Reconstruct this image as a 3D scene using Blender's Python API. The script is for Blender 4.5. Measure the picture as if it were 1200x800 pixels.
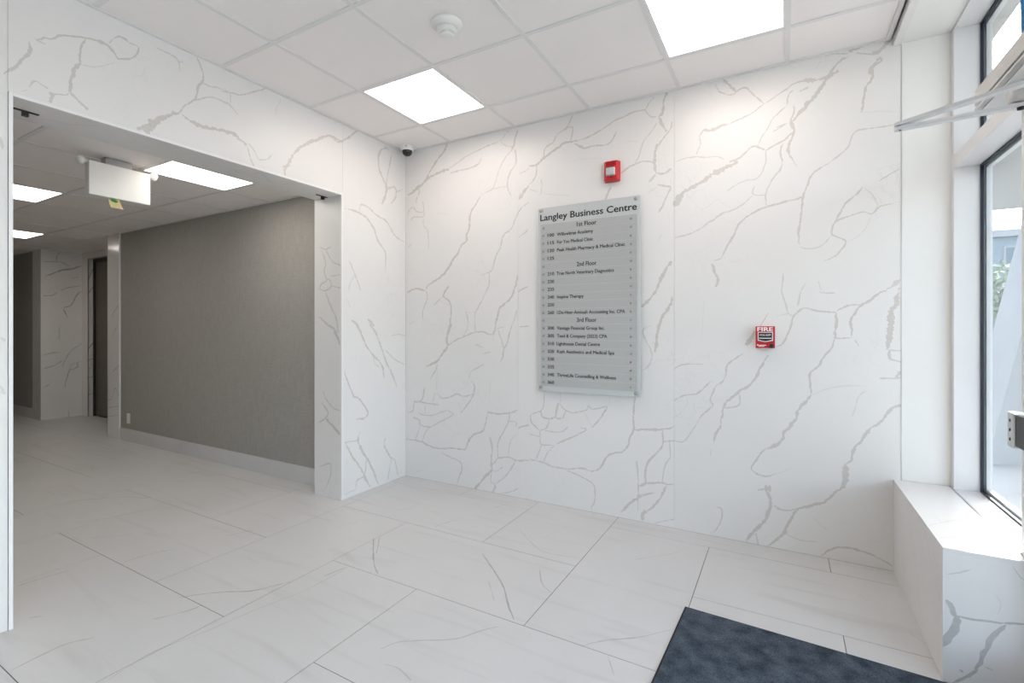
import bpy, bmesh, math, random
from mathutils import Vector, Matrix
from mathutils.geometry import delaunay_2d_cdt

# ------------------------------------------------------------------ clear
for o in list(bpy.data.objects):
    bpy.data.objects.remove(o, do_unlink=True)
SC = bpy.context.scene
COL = SC.collection
random.seed(11)

# ------------------------------------------------------------------ camera
FPX, HORIZON, YAW, CAM_H = 565.0, 384.5, math.radians(29.4), 1.30
cam_data = bpy.data.cameras.new('camera')
cam_data.sensor_width = 36.0
cam_data.lens = 36.0 * FPX / 1200.0
cam_data.shift_y = -(400.0 - HORIZON) / 1200.0
cam_data.clip_start = 0.02
cam_data.clip_end = 300
cam = bpy.data.objects.new('camera', cam_data)
COL.objects.link(cam)
cam.location = (0, 0, CAM_H)
cam.rotation_euler = (math.pi / 2, 0, YAW)
SC.camera = cam

# ------------------------------------------------------------------ world, sun, exposure
world = bpy.data.worlds.new('world')
SC.world = world
world.use_nodes = True
wn = world.node_tree.nodes
wl = world.node_tree.links
wn.clear()
w_out = wn.new('ShaderNodeOutputWorld')
w_bg = wn.new('ShaderNodeBackground')
w_sky = wn.new('ShaderNodeTexSky')
w_sky.sky_type = 'NISHITA'
w_sky.sun_disc = False
w_sky.sun_elevation = math.radians(38)
w_sky.sun_rotation = math.atan2(0.34, 0.94)
w_sky.air_density = 1.0
w_sky.dust_density = 4.0
w_sky.ozone_density = 1.0
w_hsv = wn.new('ShaderNodeHueSaturation')
w_hsv.inputs['Saturation'].default_value = 0.6
wl.new(w_sky.outputs[0], w_hsv.inputs['Color'])
wl.new(w_hsv.outputs[0], w_bg.inputs['Color'])
wl.new(w_bg.outputs[0], w_out.inputs[0])
w_bg.inputs['Strength'].default_value = 1.04

sun_data = bpy.data.lights.new('sun', 'SUN')
sun_data.energy = 10.0
sun_data.color = (1.0, 0.96, 0.9)
sun_data.angle = math.radians(0.6)
sun = bpy.data.objects.new('sun_offscreen', sun_data)      # open sky on the window side
COL.objects.link(sun)
SUN_EL = math.radians(38)
sun_dir = Vector((-0.34 * math.cos(SUN_EL), -0.94 * math.cos(SUN_EL), -math.sin(SUN_EL)))
sun.rotation_euler = sun_dir.to_track_quat('-Z', 'Y').to_euler()
sun.location = (3, 8, 9)

SC.view_settings.view_transform = 'Standard'
SC.view_settings.look = 'None'
SC.view_settings.gamma = 1.0
SC.view_settings.use_curve_mapping = False
SC.view_settings.exposure = 0.52
PANEL_EMIT = 6.6

# ------------------------------------------------------------------ main dimensions (metres)
X0, Y0, ZC = -2.908, 3.249, 2.848          # left wall, sign wall, lobby ceiling
YF = -2.4                                  # wall behind the camera
OY0, OY1, OZ = 0.757, 2.537, 2.306         # opening to the corridor
XI = -3.209                                # corridor face of the left wall
CZ = 2.415                                 # corridor ceiling
YG = 2.675                                 # grey corridor wall
BX, BY, BZ = 0.511, 2.328, 0.492           # window ledge
WX = 0.745                                 # window wall, room face
GX = 0.858                                 # glass
MX = 0.544                                 # end of marble on the sign wall
TS = 0.605                                 # floor tile module

# ------------------------------------------------------------------ material helpers
MATS = {}
def new_mat(name):
    m = bpy.data.materials.new(name)
    m.use_nodes = True
    n = m.node_tree.nodes
    return m, n, m.node_tree.links, n['Principled BSDF']

def simple(name, col, rough=0.5, metal=0.0, noise=0.0, nscale=30.0, bump=0.0, bscale=200.0, spec=0.5):
    if name in MATS:
        return MATS[name]
    m, n, l, b = new_mat(name)
    b.inputs['Roughness'].default_value = rough
    b.inputs['Metallic'].default_value = metal
    b.inputs['Specular IOR Level'].default_value = spec
    tc = n.new('ShaderNodeTexCoord')
    nz = n.new('ShaderNodeTexNoise')
    nz.inputs['Scale'].default_value = nscale
    nz.inputs['Detail'].default_value = 4
    l.new(tc.outputs['Object'], nz.inputs['Vector'])
    mx = n.new('ShaderNodeMix'); mx.data_type = 'RGBA'
    mx.inputs['A'].default_value = (col[0], col[1], col[2], 1)
    k = 1.0 - noise
    mx.inputs['B'].default_value = (col[0] * k, col[1] * k, col[2] * k, 1)
    l.new(nz.outputs['Fac'], mx.inputs['Factor'])
    l.new(mx.outputs['Result'], b.inputs['Base Color'])
    if bump > 0:
        nb = n.new('ShaderNodeTexNoise'); nb.inputs['Scale'].default_value = bscale
        nb.inputs['Detail'].default_value = 3
        l.new(tc.outputs['Object'], nb.inputs['Vector'])
        bp = n.new('ShaderNodeBump'); bp.inputs['Strength'].default_value = bump
        bp.inputs['Distance'].default_value = 0.002
        l.new(nb.outputs['Fac'], bp.inputs['Height'])
        l.new(bp.outputs['Normal'], b.inputs['Normal'])
    MATS[name] = m
    return m

def marble(name, base, vein, rough, hair=0.25, cloud=0.06, speck=0.0, spec=0.5, streak=0.0):
    """stone with veins: the 'vein' face attribute marks the vein faces, nodes add clouds, hairlines and specks"""
    m, n, l, b = new_mat(name)
    b.inputs['Roughness'].default_value = rough
    b.inputs['Specular IOR Level'].default_value = spec
    geo = n.new('ShaderNodeNewGeometry')
    at = n.new('ShaderNodeAttribute'); at.attribute_name = 'vein'
    # cloud
    nc = n.new('ShaderNodeTexNoise'); nc.inputs['Scale'].default_value = 2.2; nc.inputs['Detail'].default_value = 5
    l.new(geo.outputs['Position'], nc.inputs['Vector'])
    cm = n.new('ShaderNodeMix'); cm.data_type = 'RGBA'
    cm.inputs['A'].default_value = (*base, 1)
    k = 1 - cloud
    cm.inputs['B'].default_value = (base[0] * k, base[1] * k, base[2] * k * 0.99, 1)
    l.new(nc.outputs['Fac'], cm.inputs['Factor'])
    # hairline cracks inside cloudy patches
    nd = n.new('ShaderNodeTexNoise'); nd.inputs['Scale'].default_value = 5; nd.inputs['Detail'].default_value = 6
    l.new(geo.outputs['Position'], nd.inputs['Vector'])
    va = n.new('ShaderNodeVectorMath'); va.operation = 'MULTIPLY_ADD'
    va.inputs[1].default_value = (0.35, 0.35, 0.35)
    l.new(nd.outputs['Color'], va.inputs[0]); l.new(geo.outputs['Position'], va.inputs[2])
    vo = n.new('ShaderNodeTexVoronoi'); vo.feature = 'DISTANCE_TO_EDGE'; vo.inputs['Scale'].default_value = 7.0
    l.new(va.outputs[0], vo.inputs['Vector'])
    r1 = n.new('ShaderNodeMapRange'); r1.inputs['From Min'].default_value = 0.0; r1.inputs['From Max'].default_value = 0.035
    r1.inputs['To Min'].default_value = 1.0; r1.inputs['To Max'].default_value = 0.0
    l.new(vo.outputs['Distance'], r1.inputs['Value'])
    np_ = n.new('ShaderNodeTexNoise'); np_.inputs['Scale'].default_value = 1.7; np_.inputs['Detail'].default_value = 3
    vofs = n.new('ShaderNodeVectorMath'); vofs.operation = 'ADD'; vofs.inputs[1].default_value = (7.3, 2.1, 4.4)
    l.new(geo.outputs['Position'], vofs.inputs[0]); l.new(vofs.outputs[0], np_.inputs['Vector'])
    r2 = n.new('ShaderNodeMapRange'); r2.inputs['From Min'].default_value = 0.52; r2.inputs['From Max'].default_value = 0.68
    l.new(np_.outputs['Fac'], r2.inputs['Value'])
    mu = n.new('ShaderNodeMath'); mu.operation = 'MULTIPLY'
    l.new(r1.outputs[0], mu.inputs[0]); l.new(r2.outputs[0], mu.inputs[1])
    mu2 = n.new('ShaderNodeMath'); mu2.operation = 'MULTIPLY'; mu2.inputs[1].default_value = hair
    l.new(mu.outputs[0], mu2.inputs[0])
    last = mu2.outputs[0]
    if streak > 0:
        mp = n.new('ShaderNodeMapping'); mp.inputs['Scale'].default_value = (1.0, 9.0, 1.0)
        mp.inputs['Rotation'].default_value = (0, 0, math.radians(20))
        l.new(geo.outputs['Position'], mp.inputs['Vector'])
        ns = n.new('ShaderNodeTexNoise'); ns.inputs['Scale'].default_value = 1.3; ns.inputs['Detail'].default_value = 7
        ns.inputs['Distortion'].default_value = 0.6
        l.new(mp.outputs[0], ns.inputs['Vector'])
        rs = n.new('ShaderNodeMapRange'); rs.inputs['From Min'].default_value = 0.56; rs.inputs['From Max'].default_value = 0.8
        rs.inputs['To Max'].default_value = streak
        l.new(ns.outputs['Fac'], rs.inputs['Value'])
        mm = n.new('ShaderNodeMath'); mm.operation = 'MAXIMUM'
        l.new(last, mm.inputs[0]); l.new(rs.outputs[0], mm.inputs[1])
        last = mm.outputs[0]
    # veins
    nv = n.new('ShaderNodeTexNoise'); nv.inputs['Scale'].default_value = 60; nv.inputs['Detail'].default_value = 4
    l.new(geo.outputs['Position'], nv.inputs['Vector'])
    rv = n.new('ShaderNodeMapRange'); rv.inputs['To Min'].default_value = 0.65; rv.inputs['To Max'].default_value = 1.15
    l.new(nv.outputs['Fac'], rv.inputs['Value'])
    mv = n.new('ShaderNodeMath'); mv.operation = 'MULTIPLY'
    l.new(at.outputs['Fac'], mv.inputs[0]); l.new(rv.outputs[0], mv.inputs[1])
    ad = n.new('ShaderNodeMath'); ad.operation = 'MAXIMUM'; ad.use_clamp = True
    l.new(mv.outputs[0], ad.inputs[0]); l.new(last, ad.inputs[1])
    vm = n.new('ShaderNodeMix'); vm.data_type = 'RGBA'
    l.new(ad.outputs[0], vm.inputs['Factor'])
    l.new(cm.outputs['Result'], vm.inputs['A'])
    vm.inputs['B'].default_value = (*vein, 1)
    l.new(vm.outputs['Result'], b.inputs['Base Color'])
    MATS[name] = m
    return m

def emission(name, col, strength):
    m = bpy.data.materials.new(name); m.use_nodes = True
    n = m.node_tree.nodes; n.clear()
    o = n.new('ShaderNodeOutputMaterial'); e = n.new('ShaderNodeEmission')
    e.inputs['Color'].default_value = (*col, 1); e.inputs['Strength'].default_value = strength
    m.node_tree.links.new(e.outputs[0], o.inputs[0])
    return m

def glass_mat(name, tint=(0.93, 0.97, 0.98)):
    m = bpy.data.materials.new(name); m.use_nodes = True
    n = m.node_tree.nodes; l = m.node_tree.links; n.clear()
    o = n.new('ShaderNodeOutputMaterial'); t = n.new('ShaderNodeBsdfTransparent'); g = n.new('ShaderNodeBsdfGlossy')
    t.inputs['Color'].default_value = (*tint, 1); g.inputs['Roughness'].default_value = 0.01
    lw = n.new('ShaderNodeLayerWeight'); lw.inputs['Blend'].default_value = 0.5     # facing term, same from both sides of a pane
    pw = n.new('ShaderNodeMath'); pw.operation = 'POWER'; pw.inputs[1].default_value = 5.0
    f = n.new('ShaderNodeMath'); f.operation = 'MULTIPLY_ADD'; f.inputs[1].default_value = 0.9; f.inputs[2].default_value = 0.035
    l.new(lw.outputs['Facing'], pw.inputs[0]); l.new(pw.outputs[0], f.inputs[0])
    mx = n.new('ShaderNodeMixShader')
    l.new(f.outputs[0], mx.inputs[0]); l.new(t.outputs[0], mx.inputs[1]); l.new(g.outputs[0], mx.inputs[2])
    l.new(mx.outputs[0], o.inputs[0])
    return m

M_WALL = marble('wall_marble', (0.815, 0.795, 0.78), (0.595, 0.56, 0.525), 0.34, hair=0.26, cloud=0.05, spec=0.35)
M_FLOOR = marble('floor_porcelain', (0.69, 0.68, 0.67), (0.38, 0.36, 0.34), 0.34, hair=0.10, cloud=0.12, spec=0.4, streak=0.34)
M_LEDGE = marble('ledge_marble', (0.815, 0.795, 0.78), (0.50, 0.49, 0.475), 0.30, hair=0.14, cloud=0.05, spec=0.4)
M_FARMARBLE = marble('corridor_marble', (0.815, 0.795, 0.78), (0.40, 0.375, 0.35), 0.18, hair=0.25, cloud=0.08, spec=0.5)
M_GROUT = simple('grout', (0.17, 0.135, 0.115), 0.9, noise=0.3)
M_CORE = simple('wall_core', (0.55, 0.54, 0.52), 0.9, noise=0.1)
M_PAINT = simple('white_paint', (0.84, 0.825, 0.80), 0.6, noise=0.03, nscale=4, bump=0.05, bscale=300)
M_TILE = simple('ceiling_tile', (0.93, 0.885, 0.865), 0.9, noise=0.03, nscale=120, bump=0.25, bscale=500)
M_GRID = simple('ceiling_grid', (0.80, 0.785, 0.77), 0.5, noise=0.02)
M_PLENUM = simple('plenum', (0.08, 0.08, 0.08), 0.9)
M_TRIM = simple('white_trim', (0.85, 0.84, 0.82), 0.35, noise=0.02)
M_ALU = simple('painted_aluminium', (0.74, 0.73, 0.73), 0.4, noise=0.03, nscale=8)
M_SILVER = simple('silver_housing', (0.58, 0.57, 0.55), 0.42, metal=0.35, noise=0.05, nscale=20)
M_STEEL = simple('brushed_steel', (0.62, 0.61, 0.60), 0.35, metal=0.9, noise=0.1, nscale=60)
M_DSTEEL = simple('dark_steel', (0.40, 0.40, 0.40), 0.4, metal=0.7, noise=0.1, nscale=60)
M_SHADEP = simple('shaded_plastic', (0.42, 0.41, 0.40), 0.5)  # shade on the exit sign's ceiling mount, put into its grey
M_GASKET = simple('dark_gasket', (0.012, 0.016, 0.035), 0.5)
M_BLACK = simple('black_metal', (0.015, 0.014, 0.014), 0.45)
M_BLACKG = simple('black_gloss', (0.006, 0.006, 0.008), 0.08)
M_RED = simple('red_plastic', (0.58, 0.012, 0.018), 0.3, noise=0.1)
M_WHITEP = simple('white_plastic', (0.84, 0.83, 0.80), 0.4, noise=0.02)
M_WHITEINK = simple('white_ink', (0.88, 0.88, 0.87), 0.5)
M_BLACKINK = simple('black_ink', (0.012, 0.012, 0.013), 0.5)
M_LENS = simple('clear_lens', (0.78, 0.80, 0.80), 0.12, metal=0.25, noise=0.45, nscale=90)
M_GLASS = glass_mat('window_glass')
M_ACRYL = simple('sign_panel', (0.60, 0.62, 0.62), 0.30, metal=0.25, noise=0.04, nscale=12)
M_STRIP = simple('sign_strip', (0.53, 0.535, 0.53), 0.33, metal=0.45, noise=0.06, nscale=25)
M_NOTE = simple('yellow_note', (0.62, 0.52, 0.28), 0.8, noise=0.15, nscale=60)
M_GREEN = simple('green_tape', (0.01, 0.22, 0.03), 0.5)
M_BLUE = simple('blue_cable', (0.02, 0.16, 0.36), 0.4)
M_BRONZE = simple('dark_bronze', (0.12, 0.095, 0.068), 0.28, metal=0.5, noise=0.2, nscale=5)
M_RUBBER = simple('rubber_edge', (0.02, 0.022, 0.025), 0.8)
M_DIFF = emission('panel_diffuser', (1.0, 0.885, 0.825), PANEL_EMIT)
M_DIFFC = emission('corridor_diffuser', (1.0, 0.92, 0.835), 5.8)

def carpet_mat():
    m, n, l, b = new_mat('mat_carpet')
    b.inputs['Roughness'].default_value = 1.0
    b.inputs['Specular IOR Level'].default_value = 0.1
    tc = n.new('ShaderNodeTexCoord')
    a = n.new('ShaderNodeTexNoise'); a.inputs['Scale'].default_value = 260; a.inputs['Detail'].default_value = 3
    c = n.new('ShaderNodeTexNoise'); c.inputs['Scale'].default_value = 14; c.inputs['Detail'].default_value = 6
    l.new(tc.outputs['Object'], a.inputs['Vector']); l.new(tc.outputs['Object'], c.inputs['Vector'])
    mm = n.new('ShaderNodeMath'); mm.operation = 'MULTIPLY'
    l.new(a.outputs['Fac'], mm.inputs[0]); l.new(c.outputs['Fac'], mm.inputs[1])
    r = n.new('ShaderNodeValToRGB')
    r.color_ramp.elements[0].position = 0.12; r.color_ramp.elements[0].color = (0.028, 0.038, 0.052, 1)
    r.color_ramp.elements[1].position = 0.42; r.color_ramp.elements[1].color = (0.12, 0.148, 0.182, 1)
    l.new(mm.outputs[0], r.inputs[0]); l.new(r.outputs[0], b.inputs['Base Color'])
    bp = n.new('ShaderNodeBump'); bp.inputs['Strength'].default_value = 0.6; bp.inputs['Distance'].default_value = 0.003
    l.new(a.outputs['Fac'], bp.inputs['Height']); l.new(bp.outputs[0], b.inputs['Normal'])
    return m
M_MAT = carpet_mat()

def weave_mat():
    m, n, l, b = new_mat('grey_wallcovering')
    b.inputs['Roughness'].default_value = 0.75
    b.inputs['Specular IOR Level'].default_value = 0.25
    tc = n.new('ShaderNodeTexCoord')
    outs = []
    for sc in ((260, 260, 12), (16, 16, 300)):
        mp = n.new('ShaderNodeMapping'); mp.inputs['Scale'].default_value = sc
        l.new(tc.outputs['Object'], mp.inputs['Vector'])
        nz = n.new('ShaderNodeTexNoise'); nz.inputs['Scale'].default_value = 1.0; nz.inputs['Detail'].default_value = 2
        l.new(mp.outputs[0], nz.inputs['Vector']); outs.append(nz.outputs['Fac'])
    mm = n.new('ShaderNodeMath'); mm.operation = 'ADD'
    l.new(outs[0], mm.inputs[0]); l.new(outs[1], mm.inputs[1])
    r = n.new('ShaderNodeMapRange'); r.inputs['From Min'].default_value = 0.6; r.inputs['From Max'].default_value = 1.4
    l.new(mm.outputs[0], r.inputs['Value'])
    mx = n.new('ShaderNodeMix'); mx.data_type = 'RGBA'
    mx.inputs['A'].default_value = (0.32, 0.305, 0.28, 1); mx.inputs['B'].default_value = (0.43, 0.415, 0.385, 1)
    l.new(r.outputs[0], mx.inputs['Factor']); l.new(mx.outputs['Result'], b.inputs['Base Color'])
    bp = n.new('ShaderNodeBump'); bp.inputs['Strength'].default_value = 0.25; bp.inputs['Distance'].default_value = 0.001
    l.new(mm.outputs[0], bp.inputs['Height']); l.new(bp.outputs[0], b.inputs['Normal'])
    return m
M_GREY = weave_mat()

# ------------------------------------------------------------------ geometry helpers
def wloc(o):
    v = Vector((0, 0, 0))
    while o is not None:
        v += o.location; o = o.parent
    return v

def link(name, me, mat, parent=None):
    """mesh with world coordinates -> object below parent"""
    if parent is not None:
        off = wloc(parent)
        me.transform(Matrix.Translation(-off))
    o = bpy.data.objects.new(name, me)
    COL.objects.link(o)
    if mat is not None:
        me.materials.append(mat)
    if parent is not None:
        o.parent = parent
    return o

def bm_obj(name, bm, mat, parent=None, smooth=False):
    bmesh.ops.recalc_face_normals(bm, faces=bm.faces)
    me = bpy.data.meshes.new(name)
    bm.to_mesh(me); bm.free()
    if smooth:
        for p in me.polygons: p.use_smooth = True
    return link(name, me, mat, parent)

def add_box(bm, x0, x1, y0, y1, z0, z1, bev=0.0, seg=2):
    if x0 > x1: x0, x1 = x1, x0
    if y0 > y1: y0, y1 = y1, y0
    if z0 > z1: z0, z1 = z1, z0
    vs = [bm.verts.new(p) for p in ((x0, y0, z0), (x1, y0, z0), (x1, y1, z0), (x0, y1, z0),
                                    (x0, y0, z1), (x1, y0, z1), (x1, y1, z1), (x0, y1, z1))]
    fs = [bm.faces.new([vs[i] for i in f]) for f in ((3, 2, 1, 0), (4, 5, 6, 7), (0, 1, 5, 4), (1, 2, 6, 5), (2, 3, 7, 6), (3, 0, 4, 7))]
    if bev > 0:
        es = list({e for f in fs for e in f.edges})
        bmesh.ops.bevel(bm, geom=es, offset=bev, segments=seg, profile=0.6, affect='EDGES')
    return bm

def box(name, x0, x1, y0, y1, z0, z1, mat, parent=None, bev=0.0, seg=2):
    bm = bmesh.new(); add_box(bm, x0, x1, y0, y1, z0, z1, bev, seg)
    return bm_obj(name, bm, mat, parent)

def boxes(name, lst, mat, parent=None, bev=0.0):
    bm = bmesh.new()
    for b in lst: add_box(bm, *b, bev=bev)
    return bm_obj(name, bm, mat, parent)

def lathe(name, centre, axis, prof, mat, parent=None, seg=32, smooth=True):
    """prof: list of (radius, distance along axis)"""
    ax = Vector(axis).normalized()
    a = ax.orthogonal().normalized(); b = ax.cross(a)
    c = Vector(centre)
    bm = bmesh.new(); rings = []
    for r, h in prof:
        if r < 1e-6:
            rings.append([bm.verts.new(c + ax * h)])
        else:
            rings.append([bm.verts.new(c + ax * h + (a * math.cos(t) + b * math.sin(t)) * r)
                          for t in [2 * math.pi * i / seg for i in range(seg)]])
    for r0, r1 in zip(rings, rings[1:]):
        for i in range(seg):
            j = (i + 1) % seg
            if len(r0) == 1 and len(r1) == 1: continue
            if len(r0) == 1: bm.faces.new((r0[0], r1[j], r1[i]))
            elif len(r1) == 1: bm.faces.new((r0[i], r0[j], r1[0]))
            else: bm.faces.new((r0[i], r0[j], r1[j], r1[i]))
    o = bm_obj(name, bm, mat, parent, smooth)
    return o

def tube(name, pts, r, mat, parent=None, seg=10):
    bm = bmesh.new(); rings = []
    pts = [Vector(p) for p in pts]
    for i, p in enumerate(pts):
        d = (pts[min(i + 1, len(pts) - 1)] - pts[max(i - 1, 0)]).normalized()
        a = d.cross(Vector((0.31, 0.95, 0.05))).normalized(); b = d.cross(a)
        rings.append([bm.verts.new(p + (a * math.cos(t) + b * math.sin(t)) * r) for t in [2 * math.pi * k / seg for k in range(seg)]])
    for r0, r1 in zip(rings, rings[1:]):
        for i in range(seg):
            j = (i + 1) % seg
            bm.faces.new((r0[i], r0[j], r1[j], r1[i]))
    bm.faces.new(rings[0]); bm.faces.new(list(reversed(rings[-1])))
    return bm_obj(name, bm, mat, parent, True)

def bar(name, p0, p1, w, h, mat, parent=None, ends=0.0):
    """flat bar from p0 to p1, w across, h thick, rounded ends in plan"""
    p0, p1 = Vector(p0), Vector(p1)
    d = (p1 - p0).normalized(); up = Vector((0, 0, 1)); s = d.cross(up).normalized(); up = s.cross(d)
    prof = []
    for c, sg in ((p1, 1), (p0, -1)):
        for k in range(9):
            t = -math.pi / 2 + math.pi * k / 8
            prof.append(c + d * (sg * math.cos(t) * w / 2) + s * (sg * math.sin(t) * w / 2))
    bm = bmesh.new()
    lo = [bm.verts.new(p - up * h / 2) for p in prof]; hi = [bm.verts.new(p + up * h / 2) for p in prof]
    bm.faces.new(list(reversed(lo))); bm.faces.new(hi)
    for i in range(len(lo)):
        j = (i + 1) % len(lo)
        bm.faces.new((lo[i], lo[j], hi[j], hi[i]))
    return bm_obj(name, bm, mat, parent)

def thing(name, loc, label, cat, group=None):
    o = bpy.data.objects.new(name, None)
    o.empty_display_size = 0.1
    COL.objects.link(o); o.location = loc
    o['label'] = label; o['category'] = cat
    if group: o['group'] = group
    return o

def tag(o, label, cat, group=None):
    o['label'] = label; o['category'] = cat
    if group: o['group'] = group
    return o

def struct(o):
    o['kind'] = 'structure'; return o

# text ------------------------------------------------------------
TEXTS = []
def text(name, s, origin, u, v, height, mat, parent, align='LEFT', fit=None, bold=0.0):
    """height = cap height in metres; u right, v up; fit = target width"""
    TEXTS.append((name, s, Vector(origin), Vector(u), Vector(v), height, mat, parent, align, fit, bold))

def flush_texts():
    tmp = []
    for t in TEXTS:
        cu = bpy.data.curves.new(t[0], 'FONT')
        cu.body = t[1]; cu.size = 1.0; cu.extrude = 0.0
        cu.resolution_u = 3; cu.fill_mode = 'FRONT'
        ob = bpy.data.objects.new('tmp_text', cu); COL.objects.link(ob); tmp.append((ob, t))
    bpy.context.view_layer.update()
    dg = bpy.context.evaluated_depsgraph_get()
    for ob, (name, s, o, u, v, h, mat, par, al, fit, bold) in tmp:
        me = bpy.data.meshes.new_from_object(ob.evaluated_get(dg))
        cu = ob.data; bpy.data.objects.remove(ob, do_unlink=True)
        xs = [w.co.x for w in me.vertices]
        x0, x1 = min(xs), max(xs)
        ky = h / 0.70
        kx = ky if fit is None else fit / (x1 - x0)
        off = {'LEFT': x0, 'CENTER': (x0 + x1) / 2, 'RIGHT': x1}[al]
        base = [w.co.copy() for w in me.vertices]; pol = [list(p.vertices) for p in me.polygons]
        vs = []; fs = []
        nrm = u.cross(v)
        for q, (dx, dy) in enumerate(((0, 0), (-1, 0), (1, 0), (0, 0.7), (0, -0.7)) if bold else ((0, 0),)):
            k = len(vs)
            vs += [o + u * ((c.x - off + dx * bold) * kx) + v * ((c.y + dy * bold) * ky) - nrm * (q * 0.00003) for c in base]
            fs += [[i + k for i in p] for p in pol]
        me = bpy.data.meshes.new(name)
        me.from_pydata([tuple(c) for c in vs], [], fs); me.update()
        link(name, me, mat, par)
    TEXTS.clear()

# veins -----------------------------------------------------------
Fv = Vector((-math.sin(YAW), math.cos(YAW), 0)); Rv = Vector((math.cos(YAW), math.sin(YAW), 0))
CAMP = Vector((0, 0, CAM_H))
def ray(px, py):
    return Fv + Rv * ((px - 600.0) / FPX) + Vector((0, 0, (HORIZON - py) / FPX))
def hit(px, py, O, N):
    d = ray(px, py)
    t = (O - CAMP).dot(N) / d.dot(N)
    return CAMP + d * t, t

def crop(x0, y0, s, lst):
    """photo crop coordinates -> photo pixels: (width px, strength, points)"""
    out = []
    for it in lst:
        w, st, pts = it
        out.append((w / s, st, [(x0 + a / s, y0 + b / s) for a, b in pts]))
    return out

def smooth_poly(pts, step):
    P = [Vector(p) for p in pts]
    if len(P) == 2:
        Q = P
    else:
        Q = []
        ext = [P[0] * 2 - P[1]] + P + [P[-1] * 2 - P[-2]]
        for i in range(1, len(ext) - 2):
            p0, p1, p2, p3 = ext[i - 1], ext[i], ext[i + 1], ext[i + 2]
            n = max(2, int((p2 - p1).length / step))
            for k in range(n):
                t = k / n
                c = 0.5 * ((2 * p1) + (p2 - p0) * t + (2 * p0 - 5 * p1 + 4 * p2 - p3) * t * t + (3 * p1 - p0 - 3 * p2 + p3) * t ** 3)
                Q.append(c)
        Q.append(P[-1])
        return Q
    n = max(2, int((Q[1] - Q[0]).length / step))
    return [Q[0].lerp(Q[1], k / n) for k in range(n + 1)]

def vein_quads(veins, O, U, V, rng, wmul=1.0, step=0.014, rag=1.0):
    """veins in photo pixels -> quads in plane coordinates"""
    N = U.cross(V); quads = []
    for w, st, pts in veins:
        uv = []; deps = []
        for p in pts:
            P, t = hit(p[0], p[1], O, N)
            uv.append(Vector(((P - O).dot(U), (P - O).dot(V)))); deps.append(t)
        wm = max(0.0022, w * (sum(deps) / len(deps)) / FPX * wmul)
        Q = smooth_poly(uv, step)
        n = len(Q)
        ja = jb = 0.0; wn_ = 1.0
        L = []; R = []
        for i, q in enumerate(Q):
            d = Q[min(i + 1, n - 1)] - Q[max(i - 1, 0)]
            if d.length < 1e-7: d = Vector((1, 0))
            nrm = Vector((-d.y, d.x)).normalized()
            ja = 0.5 * ja + rng.uniform(-1, 1) * wm * 0.24 * rag
            jb = 0.5 * jb + rng.uniform(-1, 1) * wm * 0.24 * rag
            wn_ = 0.8 * wn_ + 0.2 * rng.uniform(0.55, 1.45)
            tt = i / (n - 1); tap = min(1.0, 0.45 + 4.5 * min(tt, 1 - tt))
            hw = wm * 0.5 * wn_ * tap
            L.append(q + nrm * (hw + ja)); R.append(q - nrm * (hw + jb))
        for i in range(n - 1):
            quads.append(([L[i], R[i], R[i + 1], L[i + 1]], st))
    return quads

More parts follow.
